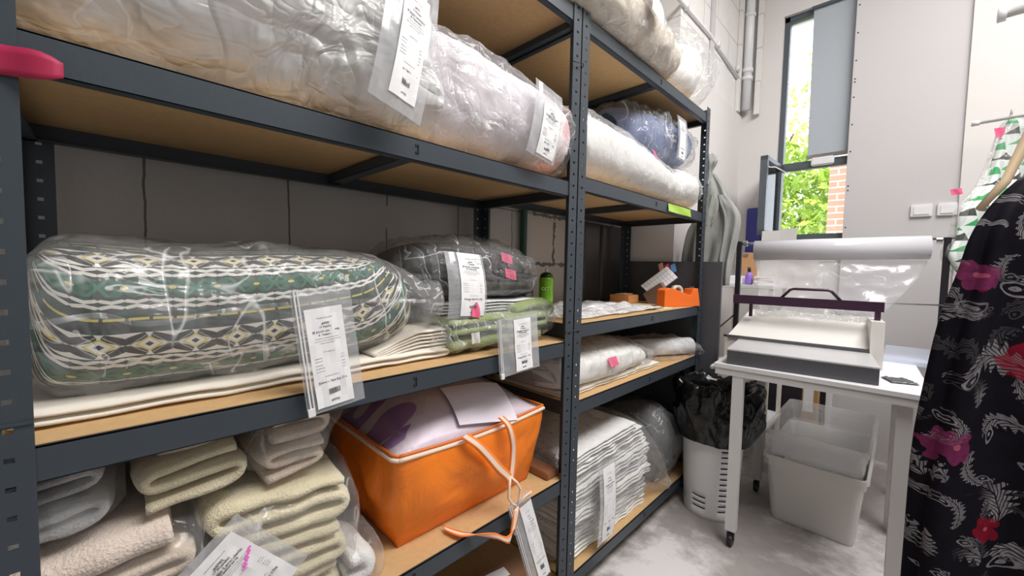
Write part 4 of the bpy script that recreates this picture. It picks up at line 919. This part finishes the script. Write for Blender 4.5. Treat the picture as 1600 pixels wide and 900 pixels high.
su = V((.992, .124, 0)); sv = V((-.124, .992, 0)); SO = V((.250, 2.008, 0))
def sp_(u, v, z): return SO + su * u + sv * v + K * z
def sbox(mb, u0, u1, v0, v1, z0, z1): return mb.obox(sp_((u0 + u1) / 2, (v0 + v1) / 2, (z0 + z1) / 2), su * (u1 - u0) / 2, sv * (v1 - v0) / 2, K * (z1 - z0) / 2)
def hexa(pts): return pts, [(0, 1, 2, 3), (7, 6, 5, 4), (0, 4, 5, 1), (1, 5, 6, 2), (2, 6, 7, 3), (3, 7, 4, 0)]
t = thing('bag_sealer', tuple(sp_(.25, .3, .822)), 'plum and white bag sealing machine on the packing table', 'sealing machine')
mb = MB(); sbox(mb, 0, .504, 0, .40, .823, .884); mb.build('front_box', M['grey_panel'], t)
mb = MB(); sbox(mb, -.001, .505, -.001, .40, .884, .890); mb.build('work_plate', mat('pale_steel_plate', (.62, .62, .63), .35, .3), t)
mb = MB(); mb.add(*hexa([sp_(-.055, .345, .823), sp_(.53, .345, .823), sp_(.53, .55, .823), sp_(-.03, .55, .823), sp_(-.055, .345, .900), sp_(.53, .345, .900), sp_(.53, .55, 1.03), sp_(.02, .55, 1.03)])); mb.build('sealer_body', mat('ivory_enamel', (.78, .76, .72), .35), t)
mb = MB(); mb.add(*hexa([sp_(-.052, .335, .893), sp_(.53, .335, .893), sp_(.53, .345, .893), sp_(-.052, .345, .893), sp_(-.052, .335, .906), sp_(.53, .335, .906), sp_(.53, .345, .906), sp_(-.052, .345, .906)])); mb.build('seal_strip', M['grey_panel'], t)
mb = MB(); sbox(mb, .50, .545, .33, .56, .823, 1.03); mb.build('end_cheek', mat('ivory_enamel_2', (.72, .69, .65), .4), t)
mb = MB(); sbox(mb, -.045, .545, .40, .425, 1.068, 1.112); arm = mb.build('sealing_bar', M['plum'], t)
MB().tube([sp_(.165, .412, 1.108), sp_(.20, .412, 1.150), sp_(.215, .412, 1.155), sp_(.345, .412, 1.155), sp_(.36, .412, 1.150), sp_(.395, .412, 1.108)], .0065, 12).build('handle', M['plum'], arm, True)
mb = MB(); sbox(mb, .515, .535, .40, .42, .99, 1.07); sbox(mb, .025, .04, .44, .46, 1.0, 1.07); mb.build('bar_support', M['plum'], t)
MB().tube([sp_(-.05, .45, .88), sp_(-.09, .45, .885)], .006, 8).build('side_pin', M['black_metal'], t)

t = thing('film_stand', (.5, 2.68, .82), 'black metal stand with a rod carrying the wide film roll', 'roll stand')
for x0, y0, zb_ in ((.118, 2.605, .823), (.925, 2.70, .842)): MB().box((x0 - .012, y0 - .012, zb_), (x0 + .012, y0 + .012, 1.405), .002).box((x0 - .03, y0 - .03, zb_), (x0 + .03, y0 + .03, zb_ + .006), .001).build('upright', M['black_metal'], t)
MB().tube([(.04, 2.605, 1.392), (.98, 2.705, 1.402)], .006, 10).build('roll_rod', M['chrome'], t, True)
MB().tube([(.118, 2.60, 1.08), (.97, 2.69, 1.105)], .0035, 8).build('guide_rod', M['chrome'], t, True)
for x0 in (.145, .90): MB().lathe((x0, 2.617 + (x0 - .145) * .11, 1.393), [(0, -.010), (.016, -.010), (.016, .010), (0, .010)], 16, 'x').build('clamp_ring', M['chrome'], t)
t = thing('film_roll', (.52, 2.65, 1.3), 'wide roll of clear film on the black stand above the sealer', 'film roll')
vs, fs = pipe_mesh((.192, 2.613, 1.353), (.872, 2.690, 1.362), .030, .054, 40); mesh('film_wind', vs, fs, mat('wound_film', (.66, .66, .70), .18, spec=.7), t, True)
vs, fs = pipe_mesh((.190, 2.612, 1.353), (.874, 2.691, 1.362), .022, .0295, 24); mesh('cardboard_core', vs, fs, M['board'], t, True)
vs, fs = [], []
n1, n2 = 40, 30
for j in range(n2 + 1):
    f = j / n2; z = 1.305 - .275 * f; y = 2.600 + (.0) * f - .085 * f
    xr = .868 - .15 * max(0, f) ** 1.4; xl = .195 + .06 * f
    for i in range(n1 + 1):
        u = i / n1; x = xl + (xr - xl) * u; vs.append(V((x, y + .088 * u * (1 - f * .2) + .010 * sin(u * 9 + f * 4) * f + .008 * fbm((u * 4, f * 3, 0), 2), z + .01 * fbm((u * 6, 1, f), 2) * f)))
fs = [(j * (n1 + 1) + i, j * (n1 + 1) + i + 1, (j + 1) * (n1 + 1) + i + 1, (j + 1) * (n1 + 1) + i) for j in range(n2) for i in range(n1)]
vs2, fs2 = solid(vs, fs, (0, -1, 0), .0005); mesh('hanging_film', vs2, fs2, film('hanging_film', tint=(.86, .86, .9), fac=.16, scale=5, white=.35, bstr=.25), t, True)
loft('gathered_film', [(.25, 2.47, 1.035, .03, .012, 2), (.35, 2.475, 1.04, .035, .022, 2), (.5, 2.49, 1.038, .035, .022, 2), (.65, 2.51, 1.035, .03, .02, 2), (.72, 2.52, 1.03, .01, .008, 2)], M['film2'], t, disp=wrapc(.012, 77, 16), axis='x', nu=50, nv=24)

t = thing('side_table', (.85, 2.9, 0), 'low white side table behind the right end of the packing table', 'table')
box('table_top', (.74, 2.66, .815), (.99, 3.15, .840), mat('bluish_white_laminate', (.60, .65, .78), .3), t, .003)
for x0, y0 in ((.80, 2.70), (.965, 2.70), (.80, 3.12), (.965, 3.12)): box('leg', (x0 - .015, y0 - .015, 0), (x0 + .015, y0 + .015, .815), M['white_metal'], t, .002)
sheetbag('plastic_scraps', (.80, 2.22, .824), .09, .10, .012, 6, mat('dark_scrap_film', (.10, .10, .11), .25), 'dark wrinkled scrap lying on the right front of the packing table', 'scrap', 14, 14, .4)
tag(MB().tube([(.93, 2.42, .84), (.925, 2.40, .70), (.90, 2.40, .60), (.86, 2.38, .50), (.84, 2.38, .44)], .006, 8).build('power_cable', mat('grey_cable', (.22, .21, .21), .5), None, True), 'grey cable hanging from the right end of the packing table', 'cable')
tag(MB().tube([(.10, 2.62, .98), (.03, 2.60, .90), (-.0, 2.60, .80), (-.01, 2.62, .60), (.0, 2.64, .02)], .004, 8).build('power_cable', M['black_metal'], None, True), 'thin black cable drooping left of the sealer down to the floor', 'cable')

# ------------------------------------------------------------------ under and behind the table
t = thing('waste_bin', (.135, 2.24, 0), 'white vented plastic bin lined with a black bag', 'bin')
bc = (.135, 2.24)
vs, fs = [], []; nr, nc = 60, 96
slot_rows = [(.05 + .028 * k, .058 + .028 * k) for k in range(15)]
zs = sorted(set([0, .02] + [a for r in slot_rows for a in r] + [.50, .56, .60, .62]))
def rb(z): return .122 + .033 * z / .62
for z in zs:
    for j in range(nc): a = 2 * pi * j / nc; vs.append((bc[0] + rb(z) * cos(a), bc[1] + rb(z) * .92 * sin(a), z))
for i in range(len(zs) - 1):
    isl = any(abs(zs[i] - a) < 1e-6 and abs(zs[i + 1] - b) < 1e-6 for a, b in slot_rows)
    for j in range(nc):
        ang = (360 * (j + .5) / nc + 180) % 360 - 180
        if isl and (-58 < ang < -22): continue
        if isl and zs[i] < .13 and (-112 < ang < -84): continue
        fs.append((i * nc + j, i * nc + (j + 1) % nc, (i + 1) * nc + (j + 1) % nc, (i + 1) * nc + j))
fs.append(tuple(range(nc))[::-1])
o = mesh('bin_body', vs, fs, M['white_plastic'], t, True); sm = o.modifiers.new('s', 'SOLIDIFY'); sm.thickness = .003
ln = []
def lr(z, a):
    k = fbm((cos(a) * 2, sin(a) * 2, z * 6), 1.2, 4) * .035 + .018 * ridge((cos(a) * 3, sin(a) * 3, z * 7), 1.6, 7)
    return k
prof = [(.08, .10, 0), (.12, .40, 0), (.13, .60, .2), (.148, .655, .8), (.172, .665, 1), (.188, .63, 1), (.186, .54, 1), (.176, .46, .9), (.162, .40, .5), (.158, .385, .3)]
vs, fs = [], []; nn2 = 110; R2 = 44
for i in range(R2 + 1):
    r, z, k = catmull(prof, i / R2)
    for j in range(nn2):
        a = 2 * pi * j / nn2; f = lr(z, a) * k; ext = .028 * max(0, cos(a - .2)) * k
        vs.append((bc[0] + (r + f + ext) * cos(a), bc[1] + (r * .94 + f) * sin(a), z + f * 1.1 + .012 * sin(a * 3) * k))
fs = [(i * nn2 + j, i * nn2 + (j + 1) % nn2, (i + 1) * nn2 + (j + 1) % nn2, (i + 1) * nn2 + j) for i in range(R2) for j in range(nn2)] + [tuple(range(nn2))]
mesh('bin_liner', vs, fs, M['black_film'], t, True)

t = thing('storage_tub', (.53, 2.7, 0), 'large translucent white plastic tub under the packing table', 'tub')
def tub(x0, x1, y0, y1, z0, z1, dr, m, nm, rimw=.012):
    vs, fs = [], []
    P = []
    def ringp(z, g):
        X0, X1, Y0, Y1 = x0 - g, x1 + g, y0 - g, y1 + g; r = .03; out = []
        for cx, cy, a0 in ((X1 - r, Y1 - r, 0), (X0 + r, Y1 - r, 90), (X0 + r, Y0 + r, 180), (X1 - r, Y0 + r, 270)):
            for k in range(5): a = radians(a0 + k * 22.5); out.append((cx + r * cos(a), cy + r * sin(a), z))
        return out
    seq = [(z0, -dr), (z0 + .02, -dr + .004), (z1 - .05, -.004), (z1 - .05, .002), (z1 - .018, .003), (z1 - .018, rimw), (z1, rimw), (z1, 0), (z1 - .02, -.003), (z1 - .05, -.007), (z0 + .02, -dr + .001), (z0 + .004, -dr - .004)]
    for z, g in seq: vs += ringp(z, g)
    n = 20
    for i in range(len(seq) - 1):
        for j in range(n): fs.append((i * n + j, i * n + (j + 1) % n, (i + 1) * n + (j + 1) % n, (i + 1) * n + j))
    fs.append(tuple(range(n))[::-1]); fs.append(tuple((len(seq) - 1) * n + j for j in range(n)))
    return mesh(nm, vs, fs, m, t)
def clear_plastic(name, c, f):
    m, p = newmat(name); p.inputs['Base Color'].default_value = col4(c); p.inputs['Roughness'].default_value = .2; nt = m.node_tree
    tr = nt.nodes.new('ShaderNodeBsdfTransparent'); ms = nt.nodes.new('ShaderNodeMixShader'); ms.inputs[0].default_value = f
    link(tr.outputs[0], ms.inputs[1]); link(p.outputs[0], ms.inputs[2]); link(ms.outputs[0], nt.nodes['Material Output'].inputs[0]); return m
tub(.345, .725, 2.37, 3.02, .003, .33, .03, clear_plastic('milky_plastic', (.80, .78, .74), .8), 'tub_body')
tub(.345, .725, 2.37, 3.02, .334, .455, .01, clear_plastic('clear_plastic', (.86, .86, .86), .30), 'raised_rim', .016)
for k in range(3): MB().box((.37, 2.40 + .2 * k, .012), (.70, 2.58 + .2 * k, .20 + .03 * k), .03).build('contents', M['white_fab'], t)
t = thing('carton', (.40, 3.2, 0), 'tall brown carton with white label seen below the table', 'box')
MB().box((.37, 3.15, 0), (.45, 3.25, .56), .003).build('carton_body', mat('kraft_card', (.42, .24, .10), .8), t)
box('paper_label', (.378, 3.146, .36), (.43, 3.1495, .52), M['paper'], t, .0005)
tag(box('white_board', (.475, 3.30, 0), (.505, 3.34, .80), M['white_plastic'], bev=.002), 'narrow white upright board behind the brown carton', 'board')
tag(box('dark_panel', (.0, 3.60, 0), (.474, 3.64, .80), M['black_metal'], bev=.002), 'black panel standing against the far wall under the window', 'panel')

t = thing('storage_rack', (.08, 3.1, 0), 'white open rack beyond the shelves holding papers and small things', 'rack')
for x0, y0 in ((-.075, 2.90), (.225, 2.90), (-.075, 3.28), (.225, 3.28)): box('upright', (x0 - .012, y0 - .012, 0), (x0 + .012, y0 + .012, 1.15), M['ivory'], t, .002)
for z in (.25, .62, 1.13): box('shelf', (-.085, 2.88, z), (.24, 3.30, z + .022), M['white_plastic'], t, .002)
tag(MB().box((-.055, 2.93, 1.153), (.05, 3.12, 1.20), .004).box((-.05, 2.94, 1.20), (.045, 3.10, 1.206), .001).build('paper_pile', M['paper']), 'small pile of white papers on the white open rack', 'papers')
t = thing('clipboard', (.02, 3.2, 1.153), 'brown clipboard standing upright on the white rack', 'clipboard')
MB().obox((.025, 3.2, 1.262), V((.045, .01, 0)), V((-.0005, .002, 0)), V((-.02, 0, .105))).build('board', mat('hardboard', (.45, .24, .11), .7), t)
MB().obox((.0, 3.195, 1.35), V((.016, 0, 0)), V((0, .006, 0)), V((0, 0, .008))).build('clip', M['chrome'], t)
t = thing('glue_bottle', (.085, 2.96, 1.153), 'small purple bottle with black cap on the white rack', 'bottle')
MB().lathe((.085, 2.96, 1.153), [(0, 0), (.022, 0), (.024, .01), (.022, .06), (.010, .08)], 20).build('body', mat('purple_plastic', (.28, .16, .55), .35), t, True)
MB().lathe((.085, 2.96, 1.233), [(.011, 0), (.009, .03), (0, .03)], 16).build('cap', M['black_metal'], t, True)
for k in range(4):
    tag(MB().obox((.165, 2.97, 1.160 + .0135 * k), V((.052, .012 * (k % 2), 0)), V((-.01, .035, 0)), K * .006).build('label_pad', M['paper' if k % 2 == 0 else 'ivory']), ['lowest', 'second lowest', 'second highest', 'topmost'][k] + ' of the stacked white label pads on the rack', 'pad', 'label pads on the rack')
for k, cc in enumerate(((.75, .68, .62), (.6, .6, .62))):
    tag(MB().obox((.0 + .15 * k, 3.08, .72), V((.05, 0, 0)), V((0, .08, 0)), V((0, 0, .076))).build('paper_box', mat('box_paper_%d' % k, cc, .8)), ['beige carton at the left on the middle level of the rack', 'pale grey carton at the right on the middle level of the rack'][k], 'box')
t = thing('card_sheet', (.17, 3.22, 1.153), 'pale folded cardboard sheet propped below the tall window', 'cardboard')
MB().obox((.135, 3.24, 1.335), V((.055, 0, 0)), V((0, .002, .0)), V((0, .01, .18))).obox((.235, 3.235, 1.34), V((.045, -.008, 0)), V((0, .002, .0)), V((0, .01, .185))).build('card', mat('pale_grey_card', (.62, .60, .58), .85), t)
tag(MB().box((-.125, 3.648, 1.355), (-.015, 3.669, 1.735), .008).build('blue_panel', mat('cobalt_plastic', (.045, .05, .32), .4)), 'upright cobalt blue panel fixed on the wall left of the window', 'panel')

# ------------------------------------------------------------------ clothes
def drape(name, c, ud, secs, m, parent, ripple=.02, nf=7, seed=0, nu=70, nv=120):
    """hanging cloth: secs of (z, half width, half depth, shift along width)"""
    ud = V(ud).normalized(); vd = V((-ud.y, ud.x, 0)); vs, uv = [], []
    z0, z1 = secs[0][0], secs[-1][0]
    for i in range(nu + 1):
        f = i / nu; z, a, b, sh = catmull(secs, f)
        for j in range(nv):
            th = 2 * pi * j / nv; rp = ripple * min(1, f * 1.6) * (sin(th * nf + 3 * fbm((cos(th), sin(th), f * 2), 1, seed)) + .8 * fbm((cos(th) * 2, sin(th) * 2, f * 3), 1.5, seed + 2))
            p_ = V(c) + ud * ((max(a, .004) + rp * .5) * cos(th) + sh) + vd * ((max(b, .004) + rp) * sin(th)); p_.z = z + .02 * fbm((cos(th), sin(th), f), 3, seed) * (f > .05)
            vs.append(p_); uv.append((th * .09, f * abs(z0 - z1)))
    fs = [(i * nv + j, i * nv + (j + 1) % nv, (i + 1) * nv + (j + 1) % nv, (i + 1) * nv + j) for i in range(nu) for j in range(nv)] + [tuple(range(nv))[::-1], tuple(nu * nv + j for j in range(nv))]
    return mesh(name, vs, fs, m, parent, True, uv)
def mat_dress():
    m, p = newmat('floral_brocade'); x, y, z = coords()
    h = (x + y) * .72; n1 = tnoise(7, 3); n2 = tnoise(8, 3, vec(x + 3.1, y, z))
    u = h + (n1 - .5) * .07; v = z + (n2 - .5) * .07
    def plumes(C_, off, wd):
        row = fl((v + off) / C_); colm = fl((u + off) / C_ + fr(row * .5)); fu = fr((u + off) / C_ + fr(row * .5)) - .5; fv = fr((v + off) / C_) - .5
        an = fr(sn(row * 12.9898 + colm * 78.233 + off * 40) * 43758.5) * 6.2832; ca, sa = cs(an), sn(an)
        p_ = fu * ca + fv * sa; q_ = fv * ca - fu * sa; q_ = q_ - (p_ * p_ * 1.5 - .16)
        t_ = p_ + .46; env = mx(sq(mx(t_, 0.0)) * (.5 - p_) * wd, 0.0) * (1 + .35 * sn(p_ * 60))
        body = lt(ab(q_), env) * gt(p_, -.45) * lt(p_, .48)
        vein = gt(sn((ab(q_) * 1.6 - p_) * 75), -.55) * gt(ab(q_), .012)
        curl = sq((p_ - .25) * (p_ - .25) + (q_ - .2) * (q_ - .2)); cr_ = gt(sn(curl * 75), .35) * lt(curl, .17)
        return mn(body * vein + cr_, 1.0)
    gate = mn(mx((tnoise(4, 2, vec(x, y, z + 7.0)) - .40) * 10, 0.0), 1.0)
    silver = mn(plumes(.15, .0, .52) * gate + plumes(.095, .033, .45) * (1 - gate * .8), 1.0) * (.25 + tnoise(70, 3) * 1.1)
    F_ = .20; row = fl((v + .06) / F_); gu = fr((u + .10) / F_ + fr(row * .37)) - .5; gv = fr((v + .06) / F_) - .5
    rr_ = sq(gu * gu + gv * gv); aa = at2(gv, gu); petal = lt(rr_, .13 + .06 * ab(cs(aa * 2.5 + rr_ * 9)) + (n1 - .5) * .12 + (tnoise(45, 3) - .5) * .10); core = lt(rr_, .03)
    shade = tnoise(50, 3)
    c = mixc(mn(silver * .8, 1.0), mixc(tnoise(20, 3), (.002, .0015, .003), (.010, .008, .015)), (.34, .32, .34))
    fcol = mixc(gt(tnoise(3.2, 1), .5), (.24, .004, .022), (.22, .03, .11)); c = mixc(petal * (.25 + shade * .9), c, fcol); c = mixc(core * .7, c, (.5, .12, .18))
    link(c.k, p.inputs['Base Color']); p.inputs['Roughness'].default_value = .8; p.inputs['Specular IOR Level'].default_value = .12
    link(bump(tnoise(90, 3) * .4 + silver * .6, .4, .003), p.inputs['Normal']); return m
t = thing('evening_dress', (1.03, 1.63, .2), 'long black dress with silver scrolls and crimson flowers hanging at right', 'dress')
dc = (1.035, 1.642, 0); du = (.71, .70, 0)
dsec = [(1.475, .035, .015, -.02), (1.455, .075, .03, -.01), (1.40, .135, .045, 0), (1.33, .172, .055, 0), (1.24, .19, .06, 0), (1.10, .222, .065, 0), (.9, .242, .075, 0), (.7, .255, .08, 0), (.5, .262, .085, 0), (.33, .265, .09, 0), (.22, .26, .09, 0)]
drape('dress_body', dc, du, dsec, mat_dress(), t, .024, 9, 3, nu=120, nv=190)
MB().tube([(1.04, 1.645, 1.78), (1.05, 1.66, 1.80), (1.045, 1.65, 1.815), (1.03, 1.635, 1.81), (1.03, 1.635, 1.79)], .002, 8).tube([(1.04, 1.645, 1.64), (1.04, 1.645, 1.79)], .002, 8).build('hanger_hook', M['chrome'], t, True)
mw = mat('hanger_wood', (.62, .47, .30), .5)
MB().tube([(.915, 1.524, 1.395), (.955, 1.562, 1.46), (.985, 1.592, 1.56), (1.01, 1.617, 1.64), (1.04, 1.645, 1.668), (1.07, 1.675, 1.64), (1.12, 1.72, 1.56), (1.16, 1.76, 1.46)], [.007, .009, .011, .012, .012, .012, .011, .008], 12).build('wooden_hanger', mw, t, True)
t = thing('clothes_rail', (2.2, 1.64, 1.8), 'chrome clothes rail carrying the long black floral dress', 'rail')
MB().tube([(1.02, 1.645, 1.802), (3.5, 1.645, 1.802)], .010, 12).build('rod', M['chrome'], t, True)

def mat_leafprint():
    m, p = newmat('green_leaf_print'); x, y, z = coords(); h = (x + y) * .72
    u = h * 1.0 + z * .35 + (tnoise(6, 2) - .5) * .06; v = z - h * .3
    a = fr(u / .075); b = fr(v / .05); tri = lt(ab(b - .5) * 2, a * .9) * lt(a, .85)
    k = fl(v / .05); alt = gt(fr(k * .5), .25)
    c = mixc(tri * gt(tnoise(4, 1), .2), (.74, .80, .76), mixc(alt, (.04, .36, .12), (.05, .055, .05)))
    link(c.k, p.inputs['Base Color']); p.inputs['Roughness'].default_value = .7; link(bump(tnoise(14, 3), .3, .01), p.inputs['Normal']); return m
t = thing('printed_garment', (1.13, 2.86, 1.2), 'white garment with green and black leaf print behind the floral dress', 'garment')
gs = [(1.92, .02, .01, -.03), (1.88, .05, .02, -.03), (1.76, .10, .03, -.01), (1.64, .15, .04, 0), (1.52, .215, .05, -.02), (1.42, .235, .055, -.01), (1.32, .25, .06, -.02), (1.24, .21, .055, 0), (1.19, .16, .04, 0)]
drape('garment_body', (1.125, 2.875, 0), du, gs, mat_leafprint(), t, .016, 6, 9)
drape('plastic_cover', (1.125, 2.875, 0), du, [(z, a + .012, b + .012, s) for z, a, b, s in gs], M['film'], t, .018, 7, 12)
MB().tube([(1.08, 2.83, 1.90), (1.085, 2.80, 1.95), (1.085, 2.785, 1.945), (1.085, 2.785, 1.925)], .002, 8).build('hanger_hook', M['white_metal'], t, True)
for c, w_, h_ in (((.938, 2.665, 1.60), .05, .026), ((1.06, 2.80, 1.86), .05, .04)): sticker(t, c, (.71, .70, .15), (-.1, -.1, 1), w_, h_)

# grey jacket hung at the far end of the shelves
t = thing('grey_jacket', (.0, 2.52, 1.17), 'light grey jacket hanging at the far end post of the shelves', 'jacket')
mj = mat('grey_jersey', (.33, .34, .32), .85, bs=9, bstr=.5, bdist=.02)
drape('jacket_body', (-.01, 2.525, 0), (1, .05, 0), [(1.80, .012, .01, -.02), (1.76, .035, .025, -.01), (1.68, .06, .04, .01), (1.56, .095, .05, .01), (1.46, .115, .055, -.01), (1.35, .125, .055, -.02), (1.25, .12, .05, -.03), (1.20, .11, .04, -.03)], mj, t, .020, 6, 21)
drape('sleeve', (.085, 2.50, 0), (1, .05, 0), [(1.66, .012, .012, -.05), (1.61, .035, .03, -.02), (1.53, .042, .035, .012), (1.42, .038, .035, .008), (1.30, .032, .03, -.008), (1.20, .028, .025, -.012), (1.16, .024, .02, -.012)], mj, t, .012, 5, 25, nv=60)
drape('hood', (-.03, 2.50, 0), (1, .05, 0), [(1.895, .010, .01, -.005), (1.88, .028, .02, .0), (1.85, .034, .026, .008), (1.81, .02, .02, 0), (1.77, .014, .014, .0), (1.73, .02, .02, .0)], mj, t, .006, 3, 27, nv=60)
drape('cuff', (-.0, 2.462, 0), (1, .1, 0), [(1.66, .012, .008, .01), (1.62, .035, .012, .005), (1.56, .042, .014, -.005), (1.51, .030, .012, -.012), (1.49, .02, .008, -.012)], mj, t, .006, 3, 29, nv=60)
